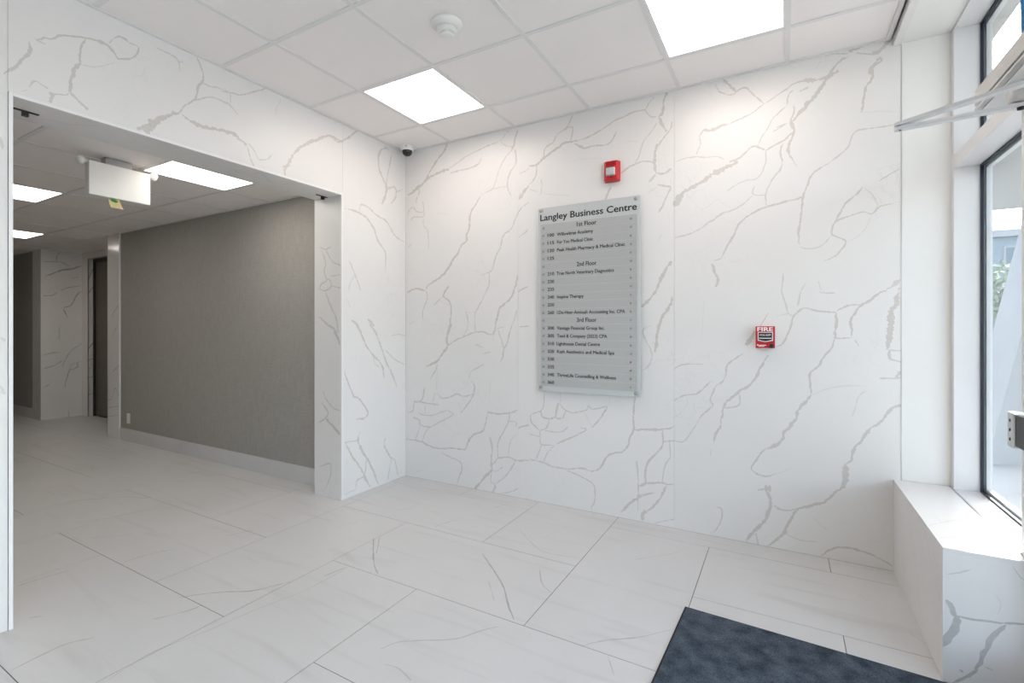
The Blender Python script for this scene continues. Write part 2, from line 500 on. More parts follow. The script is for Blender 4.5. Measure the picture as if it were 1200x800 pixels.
def panels(parent, name, rects, O, U, V, veins, mat, thick, seed=1, wmul=1.0, rag=1.0, step=0.014, names=None):
    """flat stone pieces; each rect becomes one object; veins become faces of the piece with attribute 'vein'"""
    O, U, V = Vector(O), Vector(U), Vector(V)
    N = U.cross(V)
    rng = random.Random(seed)
    quads = vein_quads(veins, O, U, V, rng, wmul, step, rag) if veins else []
    co = []; edges = []; keep = []
    def ring(pts):
        k = len(co); co.extend(pts)
        edges.extend([(k, k + 1), (k + 1, k + 2), (k + 2, k + 3), (k + 3, k)])
    for (a, b, c, d) in rects:
        ring([Vector((a, b)), Vector((c, b)), Vector((c, d)), Vector((a, d))])
    u0 = min(r[0] for r in rects); u1 = max(r[2] for r in rects); v0 = min(r[1] for r in rects); v1 = max(r[3] for r in rects)
    CELL = 0.08; grid = {}
    for q, s in quads:
        xa, xb = min(p.x for p in q), max(p.x for p in q); ya, yb = min(p.y for p in q), max(p.y for p in q)
        if xb < u0 or xa > u1 or yb < v0 or ya > v1: continue
        ring(q)
        for ci in range(int(math.floor(xa / CELL)), int(math.floor(xb / CELL)) + 1):
            for cj in range(int(math.floor(ya / CELL)), int(math.floor(yb / CELL)) + 1):
                grid.setdefault((ci, cj), []).append((q, s))
    def in_tri(p, a, b, c):
        d1 = (p.x - b.x) * (a.y - b.y) - (a.x - b.x) * (p.y - b.y)
        d2 = (p.x - c.x) * (b.y - c.y) - (b.x - c.x) * (p.y - c.y)
        d3 = (p.x - a.x) * (c.y - a.y) - (c.x - a.x) * (p.y - a.y)
        return not ((d1 < 0 or d2 < 0 or d3 < 0) and (d1 > 0 or d2 > 0 or d3 > 0))
    vo, eo, fo, ov, oe, of = delaunay_2d_cdt(co, edges, [], 0, 1e-6, False)
    per = [[] for _ in rects]
    for f in fo:
        p = (vo[f[0]] + vo[f[1]] + vo[f[2]]) / 3.0
        rid = None
        for i, (a, b, c, d) in enumerate(rects):
            if a < p.x < c and b < p.y < d: rid = i; break
        if rid is None: continue
        s = 0.0
        for q, sq in grid.get((int(math.floor(p.x / CELL)), int(math.floor(p.y / CELL))), ()):
            if sq > s and (in_tri(p, q[0], q[1], q[2]) or in_tri(p, q[0], q[2], q[3])): s = sq
        per[rid].append((f, s))
    objs = []
    for rid, (a, b, c, d) in enumerate(rects):
        idx = {}; vs = []; fs = []; at = []
        for f, s in per[rid]:
            g = []
            for i in f:
                if i not in idx:
                    idx[i] = len(vs); vs.append(O + U * vo[i].x + V * vo[i].y)
                g.append(idx[i])
            fs.append(g); at.append(s)
        k = len(vs)
        cor = [(a, b), (c, b), (c, d), (a, d)]
        vs += [O + U * p + V * q for p, q in cor] + [O + U * p + V * q - N * thick for p, q in cor]
        for i in range(4):
            j = (i + 1) % 4
            fs.append([k + j, k + i, k + 4 + i, k + 4 + j]); at.append(0.0)
        fs.append([k + 7, k + 6, k + 5, k + 4]); at.append(0.0)
        me = bpy.data.meshes.new(name)
        me.from_pydata([tuple(v) for v in vs], [], fs)
        al = me.attributes.new('vein', 'FLOAT', 'FACE')
        al.data.foreach_set('value', at)
        me.update()
        objs.append(link(names[rid] if names else name, me, mat, parent))
    return objs

# ================================================================== vein drawings (photo pixels)
S = 5.3333
VB = []
VB += crop(470, 80, S, [
 (15, 1, [(40, 790), (75, 772), (105, 745), (140, 720), (165, 690), (210, 665), (250, 645), (300, 630)]),
 (12, 1, [(150, 700), (190, 630), (230, 565), (265, 525), (280, 490), (295, 470)]),
 (6, .9, [(300, 625), (340, 600), (400, 555), (475, 515), (540, 485), (625, 450), (655, 405), (685, 385)]),
 (8, .9, [(310, 655), (360, 640), (430, 625), (480, 600), (500, 565)]), (10, .9, [(105, 745), (115, 770), (105, 800)]),
 (10, .9, [(730, 385), (715, 430), (705, 480), (690, 520)]), (5, .8, [(625, 460), (650, 480), (690, 490), (705, 480)]),
 (6, .8, [(700, 500), (650, 560), (615, 630), (590, 710), (570, 755), (520, 780), (500, 795)]),
 (8, .9, [(710, 500), (720, 570), (710, 610), (680, 650), (665, 720), (675, 770), (690, 800)]),
 (5, .7, [(570, 755), (640, 740), (665, 745)]), (7, .8, [(740, 660), (780, 640), (800, 620)]), (14, .9, [(800, 730), (770, 770), (745, 810)])])
VB += crop(470, 230, S, [
 (12, 1, [(495, 0), (470, 45), (450, 75), (430, 125), (428, 190), (410, 240), (408, 280), (380, 305), (355, 355), (325, 395), (300, 440), (260, 490), (215, 525), (175, 550), (155, 580)]),
 (10, .9, [(40, 605), (65, 585), (100, 575), (150, 590)]), (7, .9, [(155, 590), (165, 630), (150, 680), (135, 720), (138, 770)]),
 (7, .9, [(100, 0), (95, 40)]), (7, .9, [(135, 30), (140, 95), (100, 95), (75, 70), (50, 90), (40, 125)]),
 (6, .8, [(60, 155), (80, 130), (140, 125), (145, 95)]), (6, .7, [(140, 140), (140, 180), (165, 215), (172, 270), (172, 330)]), (5, .7, [(45, 320), (70, 295)]),
 (7, .9, [(800, 35), (750, 75), (715, 140), (690, 200), (640, 245), (620, 320), (590, 380), (570, 455), (545, 475), (500, 495)]),
 (6, .9, [(550, 480), (550, 550), (525, 610), (490, 680), (465, 730), (460, 800)]),
 (12, 1, [(725, 490), (715, 560), (680, 640), (620, 695), (605, 740), (590, 800)]), (10, .9, [(730, 595), (760, 580), (800, 560)]),
 (7, .8, [(735, 255), (770, 230), (795, 205)]), (7, .9, [(725, 710), (710, 760), (695, 800)]), (14, .9, [(748, -20), (735, 22)]),
 (11, 1, [(300, 560), (265, 620), (305, 660), (312, 720), (308, 800)]), (6, .8, [(265, 622), (235, 650), (205, 680)]), (4, .7, [(240, 650), (305, 682)]),
 (6, .8, [(405, 710), (415, 760), (420, 800)]), (3, .5, [(410, 725), (465, 725)]), (4, .6, [(55, 800), (85, 780)]), (3, .4, [(220, 105), (300, 112)])])
VB += crop(470, 380, S, [
 (16, 1, [(312, -5), (295, 50), (285, 95), (292, 130)]), (9, .9, [(292, 135), (350, 95), (385, 80), (470, 45)]),
 (13, 1, [(292, 135), (250, 195), (225, 230), (155, 262)]), (8, .9, [(228, 250), (210, 295), (180, 340)]),
 (7, .9, [(462, 0), (468, 45), (510, 45), (565, 65), (590, 25), (590, -5)]), (5, .8, [(420, 0), (408, 40), (385, 75)]),
 (7, .9, [(605, 30), (625, 90), (643, 150)]), (8, .9, [(695, -5), (680, 50), (665, 110), (643, 155), (635, 200), (620, 240)]),
 (5, .8, [(600, 25), (650, 15)]), (7, .9, [(740, 15), (800, 10)]), (5, .8, [(590, 0), (575, 105)]),
 (6, .8, [(420, 335), (440, 295), (480, 270), (520, 250)]), (7, .8, [(465, 125), (515, 145)]), (6, .7, [(510, 185), (560, 170)]),
 (9, .9, [(435, 350), (458, 380), (455, 430), (430, 480), (375, 550)]), (7, .9, [(225, 430), (255, 460), (300, 455), (350, 435), (390, 450), (450, 435)]),
 (9, .9, [(145, 385), (140, 440), (125, 475), (80, 490)]), (8, .9, [(80, 480), (130, 485), (170, 495), (235, 500)]),
 (8, .9, [(80, 490), (75, 540), (40, 552)]), (5, .8, [(215, 425), (195, 490)]), (5, .8, [(150, 500), (150, 560)]),
 (6, .8, [(110, 540), (125, 560), (190, 568), (260, 545), (290, 535)]), (8, .9, [(75, 580), (110, 595), (118, 630)]),
 (8, .9, [(118, 630), (180, 640), (240, 610), (335, 560)]), (6, .8, [(290, 535), (335, 565)]),
 (6, .8, [(118, 630), (105, 680), (85, 725)]), (6, .8, [(180, 640), (150, 680), (135, 730)]), (4, .5, [(225, 250), (222, 420)]),
 (9, 1, [(30, 715), (85, 725), (135, 735), (190, 765), (255, 775), (320, 772), (400, 780), (415, 740), (450, 690), (510, 665), (530, 610), (545, 540)]),
 (9, .9, [(545, 550), (620, 560), (690, 550), (730, 535)]), (7, .9, [(680, 550), (670, 610), (640, 670), (605, 740), (605, 800)]),
 (6, .8, [(670, 605), (720, 610), (715, 640)]), (11, .9, [(730, 650), (765, 635), (800, 628)]), (5, .7, [(720, 690), (690, 720), (675, 770), (672, 830)]),
 (8, .9, [(555, 700), (568, 760), (570, 800)]), (3, .5, [(560, 350), (550, 490)])])
VB += crop(470, 470, S, [
 (9, .9, [(570, 320), (563, 370), (568, 425)]), (7, .9, [(605, 300), (605, 350)]), (8, .9, [(565, 400), (590, 375), (610, 355), (680, 350), (715, 370), (800, 370)]),
 (14, 1, [(568, 425), (520, 480), (470, 540), (455, 560)]), (6, .8, [(568, 425), (590, 440), (635, 410)]), (6, .8, [(568, 440), (560, 500), (585, 515), (575, 560)]),
 (7, .9, [(715, 372), (685, 425), (640, 480), (590, 512)]), (8, .9, [(585, 515), (590, 540), (570, 570)]), (6, .8, [(630, 575), (690, 565), (730, 545)]),
 (7, .9, [(250, 320), (310, 350), (370, 380), (380, 430), (360, 480), (350, 525)]), (3, .4, [(95, 440), (140, 425)])])
VB += crop(620, 80, S, [
 (15, 1, [(0, 610), (50, 600), (90, 560), (140, 525), (190, 490), (225, 465), (270, 455), (305, 450)]),
 (8, .9, [(90, 560), (100, 500), (150, 460), (180, 410), (235, 370), (275, 285)]), (6, .9, [(235, 370), (272, 372), (268, 420), (258, 455)]),
 (8, .9, [(310, 450), (370, 430), (450, 385), (500, 350), (530, 330), (600, 300), (660, 270), (725, 258), (750, 215), (785, 180)]),
 (9, .9, [(725, 258), (745, 290), (775, 305), (800, 300)]), (9, .9, [(280, 470), (340, 500), (410, 482), (480, 478), (520, 450), (545, 395)]),
 (12, .9, [(340, 500), (290, 470)]), (6, .8, [(800, 340), (760, 400), (715, 460), (690, 540), (660, 600)]),
 (9, .9, [(570, 660), (620, 620), (660, 600), (720, 580), (780, 590)]), (14, .9, [(470, 830), (490, 790), (512, 735)]),
 (14, .9, [(800, 470), (785, 530), (785, 600), (795, 660)]), (14, .8, [(750, 710), (790, 665)]), (8, .9, [(45, 610), (45, 660), (20, 710), (0, 725)]),
 (5, .8, [(75, 690), (80, 740), (72, 790)]), (4, .7, [(0, 755), (60, 775)]), (6, .8, [(745, 780), (770, 760), (800, 745)]), (3, .4, [(210, 598), (320, 570), (460, 560)]),
 (3, .4, [(560, 475), (620, 458), (690, 455)]), (4, .5, [(80, 780), (160, 790), (260, 795)])])
VB += crop(620, 450, S, [
 (10, 1, [(662, 75), (652, 200), (655, 280), (630, 330), (620, 380), (580, 425), (540, 428), (490, 450), (460, 500), (430, 535), (390, 545)]),
 (8, .9, [(390, 545), (330, 525), (250, 530), (150, 515), (90, 490), (0, 470)]), (10, .9, [(660, 285), (710, 282), (800, 280)]),
 (8, .9, [(240, 540), (330, 580), (400, 625), (412, 680), (408, 735), (390, 770), (395, 800)]),
 (7, .9, [(95, 60), (90, 140), (70, 175)]), (9, .9, [(10, 190), (70, 170), (85, 205), (130, 215), (165, 205)]), (9, .9, [(185, 115), (165, 205), (210, 215)]),
 (7, .9, [(185, 115), (230, 165), (290, 178), (360, 160), (370, 135), (400, 155), (490, 138)]), (7, .9, [(230, 165), (210, 215)]),
 (9, .9, [(490, 140), (455, 200), (395, 270)]), (4, .6, [(345, 170), (390, 265)]), (8, .9, [(130, 215), (110, 270), (70, 290)]),
 (8, .9, [(10, 190), (15, 235), (60, 285)]), (6, .8, [(0, 310), (65, 325), (65, 285)]), (7, .8, [(100, 290), (195, 300), (245, 265)]),
 (7, .8, [(70, 330), (75, 375), (155, 382)]), (8, .9, [(320, 270), (350, 290), (175, 372)]), (6, .8, [(75, 380), (60, 430), (40, 475)]), (7, .8, [(155, 385), (115, 430), (90, 485)]),
 (8, .9, [(672, 480), (680, 560), (683, 650), (688, 700)]), (15, 1, [(688, 705), (630, 745), (575, 800)]), (7, .9, [(688, 695), (780, 675)]),
 (10, .9, [(683, 640), (725, 620), (730, 560), (735, 510), (760, 470), (800, 430)]), (9, .9, [(725, 620), (800, 618)]), (5, .8, [(680, 710), (680, 790)]), (24, .9, [(685, 690), (690, 712)]),
 (4, .5, [(195, 50), (198, 110)]), (4, .5, [(505, 80), (500, 135)])])
VB += crop(770, 40, S, [
 (14, 1, [(75, 340), (40, 420), (35, 490), (10, 520)]), (14, .9, [(10, 520), (40, 580), (60, 610)]), (8, .9, [(95, 545), (90, 580), (60, 625), (20, 675), (0, 715)]),
 (12, .9, [(400, 265), (430, 300), (490, 355)]), (8, .9, [(365, 310), (385, 355), (430, 375), (480, 375), (500, 355), (550, 335), (600, 375), (670, 435)]),
 (6, .8, [(670, 435), (720, 405), (800, 345)]), (7, .9, [(670, 435), (580, 500), (450, 560)]), (19, .9, [(450, 560), (390, 580), (330, 605), (285, 600)]),
 (7, .8, [(290, 600), (265, 640), (270, 690), (245, 750)]), (7, .8, [(245, 765), (180, 775), (120, 795)]), (6, .8, [(245, 765), (300, 770), (380, 765), (420, 785)]),
 (6, .8, [(800, 455), (730, 520), (690, 590), (650, 650), (630, 700)]), (11, .9, [(450, 800), (520, 770), (590, 705), (630, 705), (680, 725)]), (9, .9, [(680, 725), (740, 690), (800, 660)]),
 (5, .8, [(680, 725), (680, 800)]), (5, .8, [(720, 610), (760, 590), (800, 565)]), (6, .8, [(775, 690), (770, 750), (785, 800)])])
VB += crop(770, 190, S, [
 (28, .95, [(505, -5), (450, 25), (390, 55), (330, 85)]), (20, .95, [(340, 80), (260, 135), (180, 180)]), (34, .95, [(195, 170), (140, 210), (108, 275)]),
 (9, .9, [(0, 140), (60, 150), (85, 160), (60, 210), (30, 280), (5, 315)]), (11, .9, [(0, 70), (45, 70), (90, 40)]),
 (6, .8, [(680, 0), (655, 65), (615, 105), (550, 115), (490, 145), (430, 185)]), (7, .8, [(610, 145), (600, 200), (680, 205)]), (8, .8, [(785, 0), (770, 40), (720, 110), (680, 195), (682, 270)]),
 (8, .85, [(600, 205), (540, 260), (470, 300), (410, 320), (360, 355), (310, 385), (280, 410), (200, 450), (110, 470)]),
 (10, .9, [(800, 245), (740, 265), (680, 280), (610, 310), (550, 350), (510, 390), (480, 455), (440, 520), (410, 580), (400, 600), (340, 620)]),
 (15, .9, [(345, 630), (360, 690), (380, 740), (365, 780)]), (16, .95, [(95, 620), (60, 660), (20, 740), (0, 790), (-20, 830)]), (5, .6, [(5, 490), (30, 450)]), (6, .7, [(790, 700), (780, 800)]),
 (4, .4, [(270, 300), (330, 270), (380, 230), (400, 250), (460, 285)])])
VB += crop(750, 340, S, [
 (17, 1, [(200, 30), (190, 90), (150, 150), (125, 200), (108, 260), (100, 340), (90, 385)]), (16, 1, [(100, 0), (70, 45), (10, 105)]),
 (7, .8, [(75, 220), (20, 245), (30, 300), (75, 395), (55, 470), (10, 505)]), (9, .9, [(800, 140), (775, 190), (750, 225)]), (20, .95, [(720, 255), (665, 345)]),
 (9, .9, [(645, 395), (590, 430), (545, 470), (535, 530), (510, 575), (480, 590)]), (10, .9, [(480, 590), (440, 680), (455, 720), (415, 755), (370, 800)]),
 (10, .9, [(440, 570), (400, 610), (350, 645), (270, 660), (210, 690)]), (7, .8, [(210, 495), (250, 470), (310, 460), (395, 462)]),
 (14, .95, [(800, 405), (760, 470), (725, 545), (690, 590), (620, 635), (560, 680), (525, 725), (510, 800)]), (10, .9, [(620, 640), (625, 690), (605, 725), (530, 738)]),
 (4, .4, [(290, 660), (295, 710), (250, 770), (200, 800)]), (3, .35, [(400, 60), (385, 320)])])
VB += crop(750, 490, S, [
 (11, .95, [(0, 70), (80, 72), (180, 65), (210, 50)]), (11, .95, [(140, 75), (142, 145), (130, 190), (60, 260), (35, 320), (32, 405)]), (8, .9, [(140, 148), (215, 138)]),
 (6, .8, [(185, 148), (190, 240)]), (7, .8, [(195, 240), (160, 290), (140, 390), (140, 405)]), (9, .9, [(0, 420), (32, 405), (130, 402), (170, 415), (215, 412)]),
 (12, .95, [(165, 420), (130, 490), (80, 555), (20, 600), (15, 640)]), (8, .9, [(0, 490), (90, 462)]), (6, .8, [(90, 655), (140, 645), (215, 628)]), (20, .9, [(25, 570), (15, 640)]),
 (6, .8, [(375, 0), (330, 70), (290, 130), (255, 148), (215, 138)]), (11, .9, [(502, -5), (505, 45), (475, 90), (462, 155)]), (4, .6, [(445, 190), (440, 240)]),
 (8, .9, [(800, 180), (760, 215), (720, 270), (695, 310), (720, 340), (760, 358), (800, 360), (850, 345)]), (8, .9, [(480, 550), (510, 570), (512, 620), (480, 690), (435, 725)]), (12, .8, [(735, 448), (800, 440)])])
VB += crop(910, 40, S, [
 (26, .9, [(710, 25), (650, 100), (600, 118)]), (9, .9, [(620, 125), (500, 118)]), (30, .85, [(548, 58), (490, 95), (455, 115)]), (9, .8, [(450, 120), (320, 125), (310, 140)]),
 (14, .9, [(645, 140), (655, 165), (615, 195), (585, 220), (600, 260), (590, 290), (560, 330), (545, 390), (530, 490)]), (20, .9, [(640, 150), (600, 205), (588, 250)]),
 (12, .9, [(450, 140), (400, 165), (350, 220), (320, 260), (270, 290)]), (24, .95, [(385, 225), (330, 260), (280, 330), (240, 390), (200, 430), (165, 475), (130, 515), (85, 550)]),
 (9, .85, [(0, 385), (60, 345), (120, 305), (200, 285), (240, 290)]), (22, .8, [(170, 285), (245, 292)]), (8, .8, [(240, 295), (300, 265)]), (9, .8, [(145, 360), (200, 330)]),
 (14, .9, [(110, 440), (105, 500), (90, 545), (110, 605), (80, 680), (75, 740), (110, 800)]), (10, .85, [(65, 440), (75, 380), (100, 350)]), (6, .8, [(0, 510), (60, 450)]), (8, .8, [(0, 585), (70, 555)]),
 (13, .9, [(110, 605), (50, 660), (0, 685)]), (9, .85, [(40, 680), (25, 740), (40, 800)]),
 (8, .85, [(770, 560), (650, 580), (570, 590), (500, 605), (465, 650), (450, 700), (400, 750), (335, 800)]), (4, .4, [(530, 490), (640, 482), (760, 487)]), (4, .4, [(240, 220), (275, 170)])])
VB += crop(910, 190, S, [
 (10, .9, [(335, 0), (270, 40), (215, 85), (195, 140), (165, 220), (155, 320), (140, 420), (140, 510)]), (12, .9, [(0, 265), (40, 250), (160, 220)]), (6, .8, [(35, 0), (30, 40), (0, 80)]), (5, .7, [(105, 0), (130, 25)]),
 (8, .85, [(770, 40), (710, 75), (640, 120)]), (11, .85, [(540, 155), (500, 200), (440, 250), (400, 310), (370, 365)]), (6, .7, [(545, 158), (600, 205), (635, 270)]),
 (9, .85, [(770, 245), (690, 265), (640, 280), (595, 325), (550, 312), (490, 325), (400, 355), (360, 380), (345, 430), (355, 455), (400, 475), (435, 495), (410, 540), (360, 590), (285, 620)]),
 (6, .7, [(345, 460), (275, 525), (200, 540), (150, 530)]), (4, .5, [(595, 330), (560, 410), (500, 470), (440, 495)]), (6, .7, [(40, 695), (35, 800)]), (6, .7, [(185, 750), (155, 800)]), (5, .7, [(260, 740), (280, 800)]), (18, .8, [(775, 735), (690, 795)])])
VB += crop(910, 340, S, [
 (7, .8, [(30, 0), (55, 80), (75, 145), (110, 165)]), (8, .8, [(155, 0), (130, 100)]), (5, .6, [(0, 160), (75, 145)]), (10, .9, [(0, 355), (45, 325), (75, 260), (95, 210), (105, 165), (150, 125), (190, 112), (260, 130), (370, 138)]),
 (7, .8, [(270, 0), (280, 15), (365, 18)]), (13, .95, [(690, 0), (640, 20), (580, 65), (525, 95), (490, 140), (460, 190), (470, 250), (465, 298)]), (9, .9, [(525, 90), (450, 95), (370, 130)]),
 (15, .95, [(375, 140), (372, 230), (362, 300)]), (9, .9, [(362, 300), (465, 298)]), (12, .95, [(362, 305), (345, 360), (300, 410), (260, 480), (210, 515), (212, 590), (218, 655)]),
 (17, .95, [(218, 655), (170, 710), (135, 750), (125, 800)]), (7, .7, [(490, 310), (515, 350)]), (26, .95, [(765, -15), (745, 80), (710, 150), (715, 240), (700, 320), (700, 370)]),
 (12, .9, [(700, 370), (715, 430), (790, 450)]), (10, .85, [(705, 375), (790, 380)]), (9, .8, [(780, 540), (740, 550), (640, 550)]), (20, .85, [(785, 510), (745, 550)]), (5, .5, [(220, 655), (320, 615), (430, 597), (560, 598)]),
 (14, .9, [(790, 712), (720, 740), (670, 800)]), (6, .55, [(560, 625), (510, 670), (490, 740), (470, 790)])])
VB += crop(910, 490, S, [
 (17, .95, [(130, -5), (85, 45), (50, 90), (30, 140), (-10, 170), (-60, 190)]), (13, .95, [(680, -5), (620, 45), (570, 75), (530, 145), (490, 180), (465, 260), (430, 285)]), (20, .9, [(580, 65), (530, 145)]),
 (15, .95, [(430, 285), (425, 350), (425, 400), (400, 440), (360, 470), (310, 520), (270, 530), (200, 550), (150, 560), (125, 580)]), (24, .95, [(432, 290), (430, 400), (400, 440)]),
 (10, .9, [(125, 580), (80, 640), (55, 690), (55, 715), (0, 755), (-40, 790)]), (8, .8, [(0, 565), (60, 575), (110, 570)]), (5, .7, [(55, 720), (120, 750), (170, 765), (265, 772)]), (4, .45, [(0, 350), (60, 325), (100, 310)]), (4, .4, [(625, 400), (720, 450)]),
 (4, .4, [(200, 590), (260, 650), (330, 710)])])
VB += crop(700, 540, 2.857, [
 (9, .95, [(560, 90), (580, 130), (575, 165), (560, 200), (510, 250), (500, 275)]), (6, .9, [(670, 155), (635, 220), (610, 255), (570, 285)]),
 (6, .9, [(750, 315), (800, 290), (860, 295), (920, 315), (990, 350)]), (4, .8, [(590, 150), (630, 165), (670, 160)]), (6, .8, [(530, 240), (540, 280)]), (20, .9, [(560, 92), (582, 95)])])

VL = []
VL += crop(365, 170, 3.636, [
 (9, .9, [(315, 10), (290, 30), (285, 70), (295, 120), (320, 180), (310, 230), (300, 250)]), (5, .8, [(345, 25), (330, 100), (320, 160), (320, 185)]), (7, .8, [(320, 185), (355, 180), (360, 215), (340, 250)]), (4, .7, [(360, 200), (390, 188)]),
 (7, .9, [(142, 270), (180, 278), (205, 290), (235, 310), (265, 355), (285, 410), (315, 460), (315, 545)]), (7, .8, [(205, 285), (210, 255), (240, 265), (280, 300), (320, 325), (355, 385), (395, 412)]),
 (6, .8, [(160, 490), (185, 550), (210, 620)]), (4, .7, [(185, 550), (165, 590), (160, 620)]), (6, .8, [(170, 745), (190, 765), (210, 800)]), (3, .5, [(150, 650), (165, 690)]), (10, .8, [(310, 5), (330, 20)])])
VL += crop(365, 370, 3.636, [
 (8, .95, [(170, 18), (190, 30), (215, 80), (235, 130), (265, 170), (300, 210), (310, 265)]), (4, .8, [(265, 170), (268, 200), (290, 218)]), (8, .9, [(240, 12), (255, 45), (275, 75), (300, 140), (320, 200), (345, 250), (365, 305)]),
 (9, .9, [(240, 12), (270, 45)]), (5, .7, [(315, 145), (350, 180), (400, 210)]), (4, .7, [(340, 85), (370, 78), (400, 85)]),
 (7, .9, [(140, 235), (155, 280), (180, 340), (205, 355), (240, 410), (225, 435), (190, 438)]),
 (9, .95, [(210, 490), (200, 530), (220, 585), (250, 630), (285, 715)]), (6, .8, [(140, 540), (200, 530)]), (7, .9, [(145, 540), (170, 590), (215, 660), (245, 720)]), (6, .8, [(235, 610), (225, 680), (195, 700), (190, 740)]), (9, .9, [(225, 685), (250, 730)]),
 (6, .9, [(315, 520), (310, 550), (335, 600), (355, 615), (370, 685)]), (6, .8, [(340, 610), (325, 700)]), (4, .6, [(140, 760), (190, 740)]), (3, .6, [(160, 615), (140, 640)])])
VL += crop(0, 20, 7.273, [
 (20, .9, [(30, 480), (100, 440), (150, 400), (200, 350), (250, 300), (258, 250), (245, 210)]), (13, .9, [(300, 190), (350, 190), (380, 175), (440, 190), (510, 158), (600, 160), (700, 172), (760, 185)]), (16, .8, [(310, 195), (390, 235)]),
 (22, .9, [(750, 185), (840, 205), (920, 240), (960, 290), (1010, 360)]), (12, .9, [(1010, 358), (1090, 358)]), (13, .9, [(930, 220), (1010, 165), (1090, 200)]),
 (17, .9, [(730, 190), (690, 260), (682, 330), (688, 400)]), (24, .9, [(690, 395), (640, 430), (620, 500), (598, 540), (600, 640)]), (11, .85, [(600, 640), (560, 665), (480, 655), (420, 650)]), (22, .9, [(600, 640), (660, 700), (750, 790)]), (36, .85, [(435, 640), (442, 735)]),
 (14, .85, [(410, 610), (350, 570), (295, 545), (250, 595)]), (6, .6, [(175, 635), (240, 615)]), (7, .7, [(700, 405), (800, 425), (900, 410), (985, 385)])])
VL += crop(130, 20, 5.0, [
 (8, .9, [(60, 122), (110, 150), (165, 180), (130, 238), (40, 248)]), (7, .8, [(265, 178), (330, 210), (390, 250), (405, 325)]), (6, .7, [(400, 262), (425, 262)]),
 (9, .9, [(500, 220), (520, 275), (540, 330), (535, 380), (510, 410), (495, 480), (430, 520), (410, 550)]), (22, .95, [(410, 550), (330, 580), (270, 610), (230, 640), (150, 650)]), (38, .95, [(265, 615), (195, 670)]),
 (22, .95, [(400, 560), (440, 590), (520, 635), (600, 655), (680, 670), (750, 705)]), (7, .85, [(535, 380), (580, 405), (630, 415), (690, 440)]), (7, .85, [(495, 485), (580, 468), (640, 485), (680, 508)]), (5, .8, [(700, 450), (700, 505)])])
VL += crop(260, 60, 5.0, [
 (7, .85, [(0, 235), (60, 245), (110, 255), (180, 240), (260, 218)]), (7, .85, [(0, 295), (40, 310), (95, 370)]), (20, .9, [(90, 505), (145, 550)]), (9, .85, [(145, 550), (165, 620), (190, 680)]), (7, .8, [(155, 540), (190, 580), (220, 635), (270, 630), (295, 605)]),
 (4, .6, [(345, 270), (340, 300), (320, 330), (315, 380)]), (14, .85, [(375, 735), (370, 690), (400, 640), (430, 590), (480, 550), (540, 525), (625, 495), (700, 530)]), (12, .8, [(355, 680), (400, 665)])])
VL += crop(380, 120, 7.27, [(16, .9, [(0, 290), (40, 280), (90, 320), (130, 335), (190, 310), (250, 265), (290, 228)])])
VL += [(2.2, .6, [(0, 160), (3, 175)]), (2.5, .6, [(0, 395), (6, 400)]), (2.5, .6, [(0, 452), (6, 462)])]

VJ = crop(365, 170, 3.636, [
 (5, .9, [(35, 435), (60, 445), (85, 430)]), (6, .9, [(60, 445), (75, 475), (95, 500), (130, 515)]), (6, .9, [(45, 450), (60, 500), (55, 540), (65, 575), (45, 590), (35, 610), (60, 620), (85, 600), (75, 570), (65, 575)]), (4, .8, [(75, 560), (130, 550)]), (4, .8, [(85, 600), (130, 610)]),
 (8, .9, [(60, 625), (80, 680), (105, 740), (115, 800)])])
VJ += crop(365, 370, 3.636, [(7, .9, [(30, 0), (70, 40), (100, 60), (120, 115)]), (15, .9, [(95, 65), (125, 125)]), (5, .8, [(50, 320), (60, 350), (90, 390), (125, 405)]), (11, .95, [(60, 435), (125, 508)]), (6, .9, [(30, 455), (60, 435), (70, 410), (45, 370)]), (6, .8, [(35, 640), (80, 630), (80, 680), (60, 740)])])
VU = crop(150, 170, 5.0, [(6, .8, [(580, 160), (640, 145), (720, 170), (780, 165), (850, 220), (980, 228)]), (6, .7, [(620, 150), (770, 195)])]) + crop(10, 130, 4.7, [(6, .7, [(130, 45), (230, 50), (340, 75), (420, 78), (510, 85)])])

VFAR = crop(10, 270, 6.157, [(5, .8, [(380, 150), (350, 180), (345, 220)]), (5, .8, [(250, 225), (340, 225), (400, 235), (450, 270)]), (10, .95, [(260, 335), (330, 305), (390, 285), (460, 275), (525, 255)]), (6, .8, [(250, 470), (320, 465), (350, 445)]), (5, .8, [(380, 430), (440, 410), (525, 400)]), (6, .9, [(525, 440), (490, 470), (450, 540), (400, 560), (425, 625)]), (4, .6, [(370, 680), (365, 790)]), (5, .5, [(450, 345), (510, 335)])])
VFAR += crop(10, 390, 5.714, [(5, .8, [(235, 150), (280, 135), (340, 130)]), (5, .8, [(235, 240), (310, 215), (360, 185)]), (5, .8, [(490, 70), (420, 120), (380, 180), (360, 230)]), (5, .8, [(490, 185), (460, 200), (465, 225), (420, 245), (415, 220), (450, 195)]), (6, .9, [(415, 235), (390, 300), (375, 365)]), (5, .7, [(230, 370), (275, 345)]), (5, .6, [(405, 570), (400, 520)])])
VPIL = crop(10, 270, 6.157, [(5, .9, [(805, 520), (770, 570), (740, 630)]), (5, .8, [(790, 680), (740, 770)])]) + crop(10, 390, 5.714, [(5, .9, [(745, 205), (700, 260)]), (5, .8, [(740, 430), (715, 370), (690, 440), (665, 450)]), (4, .7, [(665, 500), (745, 490)]), (4, .7, [(665, 560), (740, 550)])])
